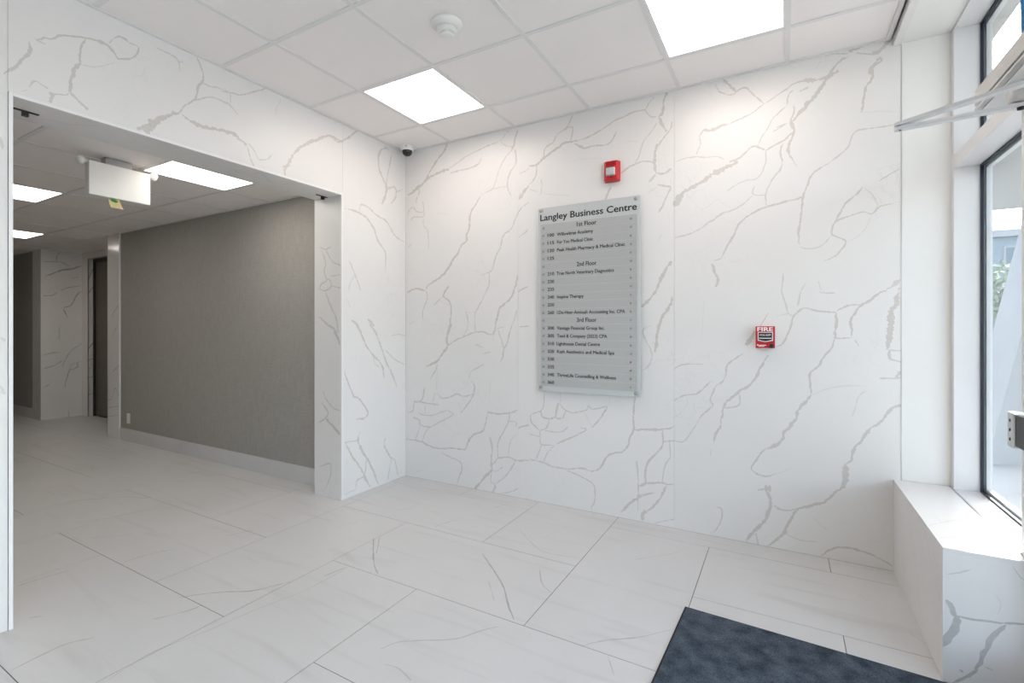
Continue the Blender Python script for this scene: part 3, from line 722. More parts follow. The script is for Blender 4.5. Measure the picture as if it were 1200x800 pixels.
VREV = crop(10, 390, 5.714, [(6, .9, [(520, 130), (570, 60)]), (6, .9, [(520, 185), (570, 170)]), (6, .9, [(520, 300), (575, 292)]), (5, .8, [(520, 415), (570, 405)]), (5, .8, [(520, 240), (555, 235)])]) + crop(10, 270, 6.157, [(6, .9, [(575, 355), (612, 270)]), (5, .8, [(580, 450), (612, 400)])])

VBF = crop(1040, 560, 6.667, [(4, .7, [(75, 165), (100, 270), (125, 450), (130, 650), (140, 800)]), (6, .9, [(180, 360), (190, 480), (215, 620), (235, 800)]), (4, .7, [(175, 370), (195, 325)]), (5, .8, [(265, 350), (310, 480), (330, 600), (370, 790)]), (4, .7, [(340, 450), (355, 560), (385, 700), (400, 800)]), (3, .5, [(150, 290), (170, 350)]), (3, .5, [(240, 400), (270, 560), (300, 780)])])
VBF += crop(1040, 660, 5.714, [(5, .8, [(200, 130), (210, 250), (225, 360)]), (4, .6, [(230, 50), (240, 160)]), (4, .7, [(320, 110), (335, 180), (368, 300)]), (3, .5, [(110, 0), (130, 90)])])
VBE = crop(1040, 660, 5.714, [
 (32, 1, [(385, 245), (425, 300), (455, 350)]), (34, 1, [(462, 350), (462, 410), (440, 460), (400, 515), (365, 560)]), (14, 1, [(460, 345), (560, 375), (650, 385), (770, 402)]), (22, 1, [(770, 400), (850, 400), (930, 405)]),
 (22, 1, [(795, 412), (720, 470), (680, 520), (655, 590)]), (34, 1, [(660, 570), (635, 640), (590, 710)]), (22, 1, [(600, 700), (560, 735), (520, 760), (430, 795)]), (6, .8, [(650, 690), (710, 715)]), (10, .6, [(400, 70), (480, 60), (560, 40)]), (5, .7, [(840, 20), (890, 90), (930, 120)]), (14, 1, [(480, 710), (505, 730)]), (4, .4, [(720, 200), (760, 270), (740, 340)])])
VBT = crop(1040, 560, 6.667, [(14, .35, [(320, 370), (440, 345), (560, 325), (740, 320)]), (6, .3, [(360, 290), (420, 340)]), (12, .3, [(380, 470), (480, 460), (640, 440)]), (8, .25, [(560, 430), (640, 470)]), (6, .25, [(340, 75), (380, 95)]), (6, .25, [(520, 230), (620, 280), (690, 330)])])

VF = crop(380, 540, 2.857, [
 (4, .8, [(165, 260), (165, 330), (180, 380)]), (3, .6, [(185, 255), (175, 310)]), (4, .8, [(530, 310), (570, 370), (600, 420), (615, 480), (635, 530)]), (3, .6, [(550, 400), (570, 470)]), (3, .6, [(720, 360), (730, 410), (760, 440)]),
 (5, .5, [(190, 628), (250, 605), (330, 600), (440, 595), (520, 570), (580, 555)]), (4, .5, [(200, 680), (250, 695), (290, 735)]), (3, .5, [(655, 230), (690, 270), (740, 305), (850, 325)]), (3, .6, [(370, 220), (465, 187)]), (3, .5, [(240, 165), (300, 157)]), (4, .5, [(570, 155), (610, 145)]),
 (5, .6, [(860, 620), (940, 600), (1050, 590), (1160, 565)]), (3, .35, [(1040, 330), (1190, 305)]), (4, .6, [(0, 385), (75, 355)]), (3, .5, [(950, 650), (970, 720)]), (3, .4, [(880, 610), (1040, 590)])])
VF += crop(0, 460, 2.352, [
 (4, .6, [(20, 770), (120, 720), (190, 690), (260, 675)]), (4, .6, [(80, 620), (120, 615)]), (4, .5, [(40, 535), (120, 510), (190, 490)]), (4, .5, [(420, 625), (520, 600), (555, 585)]), (3, .5, [(335, 470), (410, 445), (485, 430)]), (4, .7, [(490, 565), (600, 550), (700, 545), (800, 520)]),
 (3, .5, [(620, 395), (700, 378)]), (3, .45, [(300, 790), (420, 715), (560, 660), (700, 600), (850, 540), (960, 480)]), (3, .5, [(80, 325), (200, 300), (330, 288), (410, 290)]), (2.5, .4, [(250, 400), (370, 390)]), (2.5, .45, [(200, 360), (350, 335), (460, 310)]), (2, .4, [(600, 335), (740, 290)]), (2, .4, [(920, 375), (985, 355)]), (3, .5, [(90, 520), (135, 505)])])
VF += crop(700, 540, 2.857, [(3, .4, [(870, 440), (910, 470)]), (3, .4, [(1040, 570), (1110, 620)]), (3, .35, [(780, 340), (900, 360), (1000, 380)])])

# ================================================================== floor
floor = struct(box('floor', -13.2, 0.95, YF - 0.2, 3.7, -0.08, -0.0014, M_GROUT))
gap = 0.0016
OXF, OYF = -1.059 * 0.9353, 1.99 * 0.9353       # lattice origin: corner of one tile laid along Y
rects = []
def clip_rect(r, b):
    a = (max(r[0], b[0]), max(r[1], b[1]), min(r[2], b[2]), min(r[3], b[3]))
    return a if a[2] - a[0] > 0.012 and a[3] - a[1] > 0.012 else None
ROOM = (X0, YF, WX + 0.1, Y0)
CORR = (-13.0, 0.45, X0, YG)
ALC = (-9.13, YG, -7.085, 3.34)
for i in range(-24, 10):
    for j in range(-10, 6):
        k = (i + j) % 4
        x, y = OXF + i * TS, OYF + j * TS
        if k == 0: r = (x, y, x + TS, y + 2 * TS)                 # laid along Y
        elif k == 2: r = (x, y, x + 2 * TS, y + TS)               # laid along X
        else: continue
        r = (r[0] + gap, r[1] + gap, r[2] - gap, r[3] - gap)
        full = clip_rect(r, (-13.0, YF, WX + 0.1, 3.34))
        if full is None: continue
        # union of the three floor areas; a tile that crosses the opening stays whole there
        if full[2] <= X0:
            c = clip_rect(r, CORR)
            if c is None: c = clip_rect(r, ALC)
            elif full[3] > YG and full[0] < -7.085 and full[2] > -9.13: c = clip_rect(r, (-13.0, 0.45, X0, 3.34))
        elif full[0] >= X0:
            c = clip_rect(r, ROOM)
        else:
            if full[1] > OY1 or full[3] < OY0:
                c = clip_rect(r, ROOM)
            else:
                c = clip_rect(r, (-13.0, max(YF, full[1]), WX, min(Y0, full[3])))
        if c: rects.append(c)
panels(floor, 'floor_tile', rects, (0, 0, 0), (1, 0, 0), (0, 1, 0), [(w * 1.25, min(1.0, a_ * 1.25), p) for w, a_, p in VF], M_FLOOR, 0.0012, seed=5, wmul=0.8, rag=1.2, step=0.02)

# ================================================================== walls of the lobby
TH = 0.012
wall_back = struct(box('wall_back', XI - 0.0, 0.905, Y0 + TH, Y0 + 0.30, 0.0, 3.3, M_CORE))
jb = [X0, -1.778, -0.62, MX]
g = 0.0006
panels(wall_back, 'stone_slab', [(jb[i] + g, 0.001, jb[i + 1] - g, ZC + 0.02) for i in range(3)], (0, Y0, 0), (1, 0, 0), (0, 0, 1), VB, M_WALL, TH - 0.001, seed=3, rag=1.15, step=0.0065)
# painted return beside the window
box('painted_panel', MX + 0.002, WX + 0.10, Y0 + 0.001, Y0 + TH - 0.001, BZ, ZC - 0.03, M_PAINT, wall_back)
box('corner_bead', MX - 0.001, MX + 0.003, Y0 - 0.002, Y0 + 0.004, BZ, ZC - 0.04, M_STEEL, wall_back)

wall_left = struct(boxes('wall_left', [
    (XI + TH, X0 - TH, OY1 + TH, Y0 + TH, 0, 3.3),
    (XI + TH, X0 - TH, OY0 - TH, OY1 + TH, OZ + TH, 3.3),
    (XI + TH, X0 - TH, YF, OY0 - TH, 0, 3.3)], M_CORE))
TW = 0.0142
UL, VLv = (0, 1, 0), (0, 0, 1)          # normal +X
panels(wall_left, 'stone_slab', [
    (OY1 + TW, 0.001, Y0 - 0.001, ZC + 0.02), (OY0 - TW, OZ + TW, OY1 + TW - 2 * g, ZC + 0.02),
    (-0.45, 0.001, OY0 - TW - 2 * g, ZC + 0.02), (-1.6, 0.001, -0.45 - 2 * g, ZC + 0.02), (YF, 0.001, -1.6 - 2 * g, ZC + 0.02)],
    (X0, 0, 0), UL, VLv, VL, M_WALL, TH - 0.001, seed=8, rag=1.15, step=0.0065)
panels(wall_left, 'jamb_slab', [(XI, 0.001, X0 - 0.003, OZ)], (0, OY1, 0), (1, 0, 0), (0, 0, 1), VJ, M_WALL, TH - 0.001, seed=9)
panels(wall_left, 'jamb_slab', [(-(X0 - 0.003), 0.001, -XI, OZ)], (0, OY0, 0), (-1, 0, 0), (0, 0, 1), [], M_WALL, TH - 0.001, seed=9)
panels(wall_left, 'header_slab', [(XI, -(OY1), X0 - 0.003, -OY0)], (0, 0, OZ), (1, 0, 0), (0, -1, 0), VU, M_WALL, TH - 0.001, seed=10)
boxes('plaster_back', [(XI, XI + TH - 0.001, OY1 + 0.001, YG, 0, 2.6), (XI, XI + TH - 0.001, 0.45, OY0 - 0.001, 0, 2.6), (XI, XI + TH - 0.001, OY0, OY1, OZ + 0.001, 2.6)], M_PAINT, wall_left)
# thin metal edge around the opening
trim = struct(boxes('trim_1', [
    (X0 - 0.010, X0 + 0.004, OY1 - 0.001, OY1 + 0.013, 0, OZ + 0.013), (X0 - 0.010, X0 + 0.004, OY0 - 0.013, OY0 + 0.001, 0, OZ + 0.013),
    (X0 - 0.010, X0 + 0.004, OY0 + 0.001, OY1 - 0.001, OZ - 0.001, OZ + 0.013)], M_TRIM, bev=0.0012))

wall_front = struct(box('wall_front', XI, 0.93, YF - 0.15, YF, 0, 3.3, M_PAINT))
roof = struct(box('roof_slab', -13.2, 1.74, YF - 0.15, 3.75, 3.3, 3.42, M_CORE))  # overhang past the window wall added to cut high sky light on the ledge

# ================================================================== lobby ceiling
GP, FL = 0.608, 0.012
gx = [0.019 - GP * k for k in range(0, 6)]         # bars running along Y
gy = [2.862 - GP * k for k in range(0, 10)]        # bars running along X
CXR = 0.500                                        # window side edge of the grid ceiling
ceiling = struct(box('ceiling', X0 - 0.1, CXR, YF, Y0, 3.12, 3.16, M_PLENUM))
xs = [X0] + sorted([x for x in gx if X0 + 0.05 < x < CXR - 0.05]) + [CXR]
ys = [YF] + sorted([y for y in gy if YF + 0.05 < y < Y0 - 0.05]) + [Y0]
LIGHT_CELLS = [(-2.413, 2.254), (-0.589, 2.254)]      # the two panels the photograph shows
def is_light(x, y):
    return any(abs(x - a) < 0.03 and abs(y - b) < 0.03 for a, b in LIGHT_CELLS)
for i in range(len(xs) - 1):
    for j in range(len(ys) - 1):
        if is_light(xs[i], ys[j]): continue
        box('ceiling_tile', xs[i] + 0.003, xs[i + 1] - 0.003, ys[j] + 0.003, ys[j + 1] - 0.003, ZC + 0.003, ZC + 0.018, M_TILE, ceiling)
for x in xs[1:-1]:
    box('grid_bar', x - FL, x + FL, YF, Y0, ZC - 0.0012, ZC + 0.0028, M_GRID, ceiling)
for y in ys[1:-1]:
    for i in range(len(xs) - 1):
        box('grid_bar', xs[i] + (FL if i else 0), xs[i + 1] - (FL if i < len(xs) - 2 else 0), y - FL, y + FL, ZC - 0.0012, ZC + 0.0028, M_GRID, ceiling)
boxes('wall_angle', [(X0, X0 + 0.020, YF, Y0, ZC - 0.004, ZC + 0.0025), (X0 + 0.020, CXR, Y0 - 0.020, Y0, ZC - 0.004, ZC + 0.0025), (CXR - 0.022, CXR, YF, Y0 - 0.020, ZC - 0.004, ZC + 0.0025)], M_GRID, ceiling)

def light_panel(x, y, z, size, diff, label, group, nm='ceiling_light'):
    t = thing(nm, (x + size / 2, y + size / 2, z), label, 'light', group)
    a, b, c, d = x + 0.012, x + size - 0.012, y + 0.012, y + size - 0.012
    boxes('frame', [(a, a + 0.010, c, d, z - 0.0005, z + 0.03), (b - 0.010, b, c, d, z - 0.0005, z + 0.03),
                    (a + 0.010, b - 0.010, c, c + 0.010, z - 0.0005, z + 0.03), (a + 0.010, b - 0.010, d - 0.010, d, z - 0.0005, z + 0.03)], M_TRIM, t)
    box('diffuser', a + 0.010, b - 0.010, c + 0.010, d - 0.010, z + 0.001, z + 0.006, diff, t)
    box('back_tray', a, b, c, d, z + 0.03, z + 0.045, M_GRID, t)
    return t
LBL = ['square glowing ceiling light panel near the corner dome camera', 'large bright ceiling light panel above the fire pull station']
for k, (a, b) in enumerate(LIGHT_CELLS):
    a2 = min(xs, key=lambda q: abs(q - a)); b2 = min(ys, key=lambda q: abs(q - b))
    light_panel(a2, b2, ZC, GP, M_DIFF, LBL[k], 'lobby ceiling light panels')

# soffit above the window strip with a stone edge
soffit = struct(box('ceiling_window_soffit', CXR + 0.046, WX + 0.10, YF, Y0, ZC - 0.035, ZC + 0.25, M_PAINT))
box('stone_edge', CXR + 0.010, CXR + 0.045, YF, Y0, ZC - 0.040, ZC + 0.06, M_WALL, soffit)

# ================================================================== corridor
wall_corr = struct(boxes('wall_corridor', [(-6.79, XI, YG, YG + 0.14, 0, 3.3), (-13.0, -9.43, YG, YG + 0.14, 0, 3.3), (-13.0, XI, 0.33, 0.45, 0, 3.3), (-13.2, -13.0, 0.33, 3.5, 0, 3.3)], M_GREY))
def baseboard(x0, x1, nm):
    b = struct(box(nm, x0, x1, YG - 0.003, YG, 0, 0.138, M_GROUT))
    n = max(1, round((x1 - x0) / 1.2)); w = (x1 - x0) / n
    panels(b, 'base_tile', [(x0 + i * w + 0.001, 0.0005, x0 + (i + 1) * w - 0.001, 0.14) for i in range(n)], (0, YG - 0.012, 0), (1, 0, 0), (0, 0, 1), [], M_FLOOR, 0.0085)
baseboard(-6.79, XI, 'baseboard_right')
baseboard(-13.0, -9.43, 'baseboard_far')
# pilasters and lift alcove in marble
wall_alc = struct(boxes('wall_alcove', [
    (-7.085 + TH, -6.79, YG + 0.0, 3.5, 0, 3.3), (-9.43, -9.13 - TH, YG + 0.0, 3.5, 0, 3.3),
    (-9.13 - TH, -8.93 - TH, 3.12 + TH, 3.5, 0, 3.3), (-7.6 + TH, -7.085 + TH, 3.12 + TH, 3.5, 0, 3.3), (-8.93 - TH, -7.6 + TH, 3.12 + TH, 3.5, 2.324 + TH, 3.3)], M_CORE))
panels(wall_alc, 'pilaster_slab', [(-7.085 + 0.001, 0.001, -6.79, CZ + 0.02), (-9.43, 0.001, -9.13 - 0.001, CZ + 0.02)], (0, YG - 0.014, 0), (1, 0, 0), (0, 0, 1), VPIL, M_FARMARBLE, 0.013, seed=4, wmul=0.9)
box('edge_strip', -6.79, -6.775, YG - 0.015, YG, 0, CZ + 0.02, M_TRIM, wall_alc)
panels(wall_alc, 'alcove_slab', [(YG - 0.014, 0.001, 3.12, CZ + 0.02)], (-9.13, 0, 0), (0, 1, 0), (0, 0, 1), VFAR, M_FARMARBLE, TH - 0.001, seed=4, wmul=0.9)
panels(wall_alc, 'alcove_slab', [(-3.12, 0.001, -(YG - 0.014), CZ + 0.02)], (-7.085, 0, 0), (0, -1, 0), (0, 0, 1), [], M_FARMARBLE, TH - 0.001, seed=4)
panels(wall_alc, 'alcove_slab', [(-9.13 + 0.001, 0.001, -8.93, CZ + 0.02), (-7.6, 0.001, -7.085 - 0.001, CZ + 0.02), (-8.93 + 0.001, 2.324, -7.6 - 0.001, CZ + 0.02)], (0, 3.12, 0), (1, 0, 0), (0, 0, 1), [], M_FARMARBLE, TH - 0.001, seed=4)
panels(wall_alc, 'reveal_slab', [(3.121, 0.001, 3.25, 2.324)], (-8.93, 0, 0), (0, 1, 0), (0, 0, 1), VREV, M_FARMARBLE, TH - 0.001, seed=4, wmul=0.9)
panels(wall_alc, 'reveal_slab', [(-3.25, 0.001, -3.121, 2.324)], (-7.6, 0, 0), (0, -1, 0), (0, 0, 1), [], M_FARMARBLE, TH - 0.001, seed=4)
door_lift = struct(box('door_2', -8.929, -7.601, 3.207, 3.25, 0.0, 2.322, M_BLACK))
box('door_leaf', -8.88, -8.27, 3.192, 3.206, 0.02, 2.27, M_BRONZE, door_lift)
box('door_leaf', -8.265, -7.65, 3.192, 3.206, 0.02, 2.27, M_BRONZE, door_lift)
boxes('door_frame', [(-8.929, -8.885, 3.180, 3.206, 0.001, 2.323), (-7.645, -7.601, 3.180, 3.206, 0.001, 2.323), (-8.885, -7.645, 3.180, 3.206, 2.275, 2.323)], M_BLACK, door_lift)

ceil_c = struct(box('ceiling_corridor', -13.0, XI, 0.45, 3.13, 2.62, 2.66, M_PLENUM))
cxs = [-13.0] + sorted([-3.35 - 0.61 * k for k in range(0, 16) if -3.35 - 0.61 * k > -12.9]) + [XI]
cys = [0.45, 1.06, 1.67, 2.27, YG]
CL = [(-3.96, 1.67), (-5.79, 1.06), (-8.23, 1.67)]      # the three panels the photograph shows
for i in range(len(cxs) - 1):
    for j in range(len(cys) - 1):
        if any(abs(cxs[i] - a) < 0.03 and abs(cys[j] - b) < 0.03 for a, b in CL): continue
        box('ceiling_tile', cxs[i] + 0.003, cxs[i + 1] - 0.003, cys[j] + 0.003, cys[j + 1] - 0.003, CZ + 0.003, CZ + 0.018, M_TILE, ceil_c)
for y in cys[1:-1]:
    box('grid_bar', cxs[0], XI, y - FL, y + FL, CZ - 0.0012, CZ + 0.0028, M_GRID, ceil_c)
for x in cxs[1:-1]:
    for j in range(len(cys) - 1):
        box('grid_bar', x - FL, x + FL, cys[j] + (FL if j else 0), cys[j + 1] - (FL if j < len(cys) - 2 else 0), CZ - 0.0012, CZ + 0.0028, M_GRID, ceil_c)
for k, x in enumerate([-9.13, -8.52, -7.91, -7.30]):
    box('ceiling_tile', x + 0.003, min(x + 0.61, -7.085) - 0.003, YG + 0.004, 3.117, CZ + 0.003, CZ + 0.018, M_TILE, ceil_c)
boxes('wall_angle', [(-6.79, XI, YG - 0.018, YG - 0.0005, CZ - 0.004, CZ + 0.0025), (-13.0, -9.43, YG - 0.018, YG - 0.0005, CZ - 0.004, CZ + 0.0025)], M_GRID, ceil_c)
CLBL = ['square corridor ceiling light panel just behind the blank exit sign', 'corridor ceiling light panel beside the opening, one tile further in', 'far corridor ceiling light panel near the lift alcove']
for k, (a, b) in enumerate(CL):
    light_panel(a, b, CZ, 0.61 if b != 1.67 else 0.605, M_DIFFC, CLBL[k], 'corridor ceiling light panels')

# ================================================================== window wall
ZH, ZT0, ZT1 = 2.803, 2.106, 2.172       # head, transom underside / top
XO = 0.884                               # outer face of the frames
PY0, PY1 = 2.33, 2.41                    # post between window and door
DY0 = 1.30                               # other door post
struct(boxes('wall_right', [(WX, XO, PY1, Y0 + TH, 0, BZ - 0.045), (WX + 0.02, XO + 0.1, YF, Y0 + 0.3, ZH + 0.05, 3.3)], M_CORE))

def frame_unit(root, y0, y1, z0, z1, glass_name='glass_pane'):
    """one glazed light between y0..y1, z0..z1: gasket ring, outer stop ring and the pane"""
    gk = 0.010
    boxes('gasket', [(GX - 0.014, GX - 0.003, y0, y0 + gk, z0, z1), (GX - 0.014, GX - 0.003, y1 - gk, y1, z0, z1),
                     (GX - 0.014, GX - 0.003, y0 + gk, y1 - gk, z0, z0 + gk), (GX - 0.014, GX - 0.003, y0 + gk, y1 - gk, z1 - gk, z1)], M_GASKET, root)
    st = 0.022
    boxes('outer_stop', [(GX + 0.004, XO, y0, y0 + st, z0, z1), (GX + 0.004, XO, y1 - st, y1, z0, z1),
                         (GX + 0.004, XO, y0 + st, y1 - st, z0, z0 + st), (GX + 0.004, XO, y0 + st, y1 - st, z1 - st, z1)], M_ALU, root)
    box(glass_name, GX - 0.003, GX + 0.003, y0 + 0.002, y1 - 0.002, z0 + 0.002, z1 - 0.002, M_GLASS, root)

FX = GX - 0.014
win = struct(box('window_1', WX, XO, 3.205, Y0 - 0.001, BZ - 0.045, ZH + 0.05, M_ALU, bev=0.002))
box('sill_rail', WX, XO, PY1, 3.205, BZ - 0.045, BZ, M_ALU, win, bev=0.002)
box('transom', WX, XO, PY1, 3.205, ZT0, ZT1, M_ALU, win, bev=0.002)
box('head_rail', WX, XO, PY1, 3.205, ZH, ZH + 0.05, M_ALU, win, bev=0.002)
frame_unit(win, PY1, 3.205, BZ, ZT0)
frame_unit(win, PY1, 3.205, ZT1, ZH)
box('sill_bead', WX - 0.006, WX, PY1, 3.24, BZ - 0.01, BZ + 0.002, M_STEEL, win)

door = struct(box('door_1', WX, XO, PY0, PY1, 0, ZH + 0.05, M_ALU, bev=0.002))
box('door_post', WX, XO, DY0 - 0.08, DY0, 0, ZH + 0.05, M_ALU, door, bev=0.002)
box('transom', WX, XO, DY0, PY0, ZT0, ZT1, M_ALU, door, bev=0.002)
box('head_rail', WX, XO, DY0, PY0, ZH, ZH + 0.05, M_ALU, door, bev=0.002)
frame_unit(door, DY0, PY0, ZT1, ZH)
a, b = DY0 + 0.005, PY0 - 0.005
boxes('door_leaf', [(0.775, 0.82, a, a + 0.09, 0.01, ZT0 - 0.005), (0.775, 0.82, b - 0.09, b, 0.01, ZT0 - 0.005),
                    (0.775, 0.82, a + 0.09, b - 0.09, 0.01, 0.20), (0.775, 0.82, a + 0.09, b - 0.09, ZT0 - 0.10, ZT0 - 0.005)], M_ALU, door)
box('door_glass', 0.795, 0.801, a + 0.088, b - 0.088, 0.198, ZT0 - 0.098, M_GLASS, door)
pb = box('push_bar', 0.672, 0.735, a + 0.06, 2.225, 0.905, 1.012, M_BLACK, door, bev=0.006)
ec = box('end_cap', 0.668, 0.774, 2.226, 2.276, 0.898, 1.016, M_STEEL, pb, bev=0.004)
box('end_cap', 0.668, 0.774, a + 0.02, a + 0.06, 0.898, 1.016, M_STEEL, pb, bev=0.004)
for zz in (0.925, 0.957, 0.989):
    lathe('screw', (0.668, 2.251, zz), (-1, 0, 0), [(0.006, -0.004), (0.006, 0.001), (0.0, 0.0025)], M_BLACK, pb, seg=10)
win2 = struct(box('window_2', WX, XO, YF, YF + 0.08, 0, ZH + 0.05, M_ALU))
boxes('window_rail', [(WX, XO, YF + 0.08, DY0 - 0.08, 0, 0.08), (WX, XO, YF + 0.08, DY0 - 0.08, ZH, ZH + 0.05), (WX, XO, YF + 0.08, DY0 - 0.08, ZT0, ZT1), (WX, XO, -0.62, -0.55, 0.08, ZT0), (WX, XO, -0.62, -0.55, ZT1, ZH)], M_ALU, win2)
frame_unit(win2, -0.55, DY0 - 0.08, 0.08, ZT0); frame_unit(win2, YF + 0.08, -0.62, 0.08, ZT0)
frame_unit(win2, -0.55, DY0 - 0.08, ZT1, ZH); frame_unit(win2, YF + 0.08, -0.62, ZT1, ZH)

# ================================================================== stone window ledge
ledge = thing('window_ledge', ((BX + WX) / 2, (BY + Y0) / 2, 0), 'low white marble window ledge with grey veins below the window', 'ledge')
panels(ledge, 'front_slab', [(-(Y0 - 0.002), 0.002, -(BY + 0.0125), BZ - 0.0125)], (BX, 0, 0), (0, -1, 0), (0, 0, 1), VBF, M_LEDGE, 0.012, seed=21, wmul=0.55, rag=0.5)
panels(ledge, 'end_slab', [(BX, 0.002, WX - 0.001, BZ - 0.0125)], (0, BY, 0), (1, 0, 0), (0, 0, 1), VBE, M_LEDGE, 0.012, seed=22)
panels(ledge, 'top_slab', [(BX, BY, WX - 0.007, Y0 - 0.002)], (0, 0, BZ), (1, 0, 0), (0, 1, 0), VBT, M_LEDGE, 0.012, seed=23)
box('ledge_core', BX + 0.014, WX - 0.001, BY + 0.014, Y0 - 0.003, 0.002, BZ - 0.013, M_CORE, ledge)

# ================================================================== door operator with arm
op = thing('door_operator', (0.68, 2.0, ZT0), 'silver automatic door operator box with folding arm above the glass door', 'door opener')
box('housing', 0.622, WX - 0.001, 1.45, 2.42, ZT0 + 0.021, 2.185, M_SILVER, op, bev=0.003)
box('housing_core', 0.640, WX - 0.001, 1.452, 2.418, ZT0 + 0.0125, ZT0 + 0.0205, M_SILVER, op)          # real recess between cover and base
box('housing_base', 0.622, WX - 0.001, 1.45, 2.42, ZT0 + 0.004, ZT0 + 0.012, M_SILVER, op, bev=0.001)
box('underside_cover', 0.640, WX - 0.02, 1.47, 2.40, ZT0 - 0.001, ZT0 + 0.0035, M_WHITEP, op)
pv = lathe('pivot', (0.684, 2.215, ZT0 - 0.002), (0, 0, -1), [(0.0, 0.0), (0.030, 0.0), (0.032, 0.004), (0.032, 0.052), (0.029, 0.056), (0.0, 0.056)], M_STEEL, op, seg=28)
EL = Vector((0.368, 2.235, 2.030))
bar('lower_arm', EL, (0.703, 2.215, 2.037), 0.030, 0.012, M_ALU, op)
lathe('arm_bolt', (0.684, 2.215, 2.033), (0, 0, -1), [(0.0, 0.012), (0.010, 0.010), (0.011, 0.0), (0.0, 0.0)], M_BLACK, op, seg=14)
bar('upper_arm', EL + Vector((0, 0, 0.016)), (0.732, 2.014, 2.056), 0.030, 0.012, M_ALU, op)
lathe('elbow_pin', EL + Vector((0, 0, -0.006)), (0, 0, 1), [(0.0, 0.0), (0.0085, 0.0), (0.0085, 0.026), (0.0, 0.026)], M_BLACK, op, seg=14)
box('arm_shoe', 0.715, WX - 0.0005, 1.965, 2.055, 2.04, 2.075, M_ALU, op, bev=0.003)
tag(tube('cable', [(0.700, 2.250, 2.186), (0.702, 2.253, 2.30), (0.697, 2.250, 2.45), (0.700, 2.252, 2.62), (0.700, 2.25, ZC - 0.037)], 0.006, M_BLUE),
    'thin blue cable rising from the silver door operator box', 'cable')

# ================================================================== floor mat
def rot(p, c, a):
    s, k = math.sin(a), math.cos(a)
    return (c[0] + (p[0] - c[0]) * k - (p[1] - c[1]) * s, c[1] + (p[0] - c[0]) * s + (p[1] - c[1]) * k)
mat_t = thing('floor_mat', (-0.40, 2.355, 0), 'charcoal carpet entrance mat with rubber edge on the tiled floor', 'mat')
ang = math.radians(-2.3)
def slab_poly(name, x0, x1, y0, y1, z0, z1, mat, parent):
    c = (-0.40, 2.355)
    P = [rot(p, c, ang) for p in ((x0, y0), (x1, y0), (x1, y1), (x0, y1))]
    bm = bmesh.new()
    lo = [bm.verts.new((p[0], p[1], z0)) for p in P]; hi = [bm.verts.new((p[0], p[1], z1)) for p in P]
    bm.faces.new(list(reversed(lo))); bm.faces.new(hi)
    for i in range(4): bm.faces.new((lo[i], lo[(i + 1) % 4], hi[(i + 1) % 4], hi[i]))
    return bm_obj(name, bm, mat, parent)
slab_poly('rubber_base', -0.40, 0.72, 0.55, 2.355, 0.0005, 0.004, M_RUBBER, mat_t)
slab_poly('carpet', -0.391, 0.711, 0.559, 2.346, 0.0042, 0.009, M_MAT, mat_t)

# ================================================================== directory sign
SY = Y0 - 0.030
SX0, SX1, SZ0, SZ1 = -1.590, -0.834, 0.838, 2.188
sign = thing('directory_sign', ((SX0 + SX1) / 2, SY, SZ0), 'large brushed silver building directory board with tenant names on marble wall', 'sign')
bp = box('backing_panel', SX0, SX1, SY, SY + 0.006, SZ0, SZ1, M_ACRYL, sign, bev=0.0012)
def sx(px, py=384): return hit(px, py, Vector((0, SY, 0)), Vector((0, -1, 0)))[0].x
for x in (SX0 + 0.024, SX1 - 0.028):
    for z in (SZ0 + 0.026, SZ1 - 0.020):
        so = lathe('standoff', (x, Y0 - 0.0005, z), (0, -1, 0), [(0.0, 0.0), (0.010, 0.0), (0.010, 0.0232), (0.0, 0.0232)], M_STEEL, sign, seg=18)
        lathe('standoff_cap', (x, SY - 0.0004, z), (0, -1, 0), [(0.0, 0.0), (0.0125, 0.0), (0.0125, 0.006), (0.010, 0.009), (0.0, 0.009)], M_DSTEEL, so, seg=20)
text('lettering', 'Langley Business Centre', ((SX0 + SX1) / 2 - 0.002, SY - 0.0009, 2.094), (1, 0, 0), (0, 0, 1), 0.046, M_BLACKINK, bp, 'CENTER', fit=0.715, bold=0.024)
ROWS = ['#1st Floor', ('100', 'Willowbrae Academy'), ('115', 'For You Medical Clinic'), ('120', 'Peak Health Pharmacy & Medical Clinic'), ('125', ''),
        '#2nd Floor', ('210', 'True North Veterinary Diagnostics'), ('230', ''), ('235', ''), ('240', 'Inspine Therapy'), ('250', ''), ('260', 'I.De-Heer-Amissah Accounting Inc. CPA'),
        '#3rd Floor', ('300', 'Vantage Financial Group Inc.'), ('305', 'Teed & Company (2023) CPA'), ('310', 'Lighthouse Dental Centre'), ('320', 'Kash Aesthetics and Medical Spa'),
        ('330', ''), ('335', ''), ('340', 'ThriveLife Counselling & Wellness'), ('360', '')]
FITS = {'Willowbrae Academy': (653, 695), 'For You Medical Clinic': (653, 695), 'Peak Health Pharmacy & Medical Clinic': (653, 732.5), 'True North Veterinary Diagnostics': (652.5, 719.5),
        'Inspine Therapy': (653, 684), 'I.De-Heer-Amissah Accounting Inc. CPA': (653, 732.5), 'Vantage Financial Group Inc.': (653, 708.5), 'Teed & Company (2023) CPA': (653, 711.5),
        'Lighthouse Dental Centre': (652.5, 703), 'Kash Aesthetics and Medical Spa': (653, 720), 'ThriveLife Counselling & Wellness': (653, 722)}
RZ0, RDZ = 2.038, 0.05675
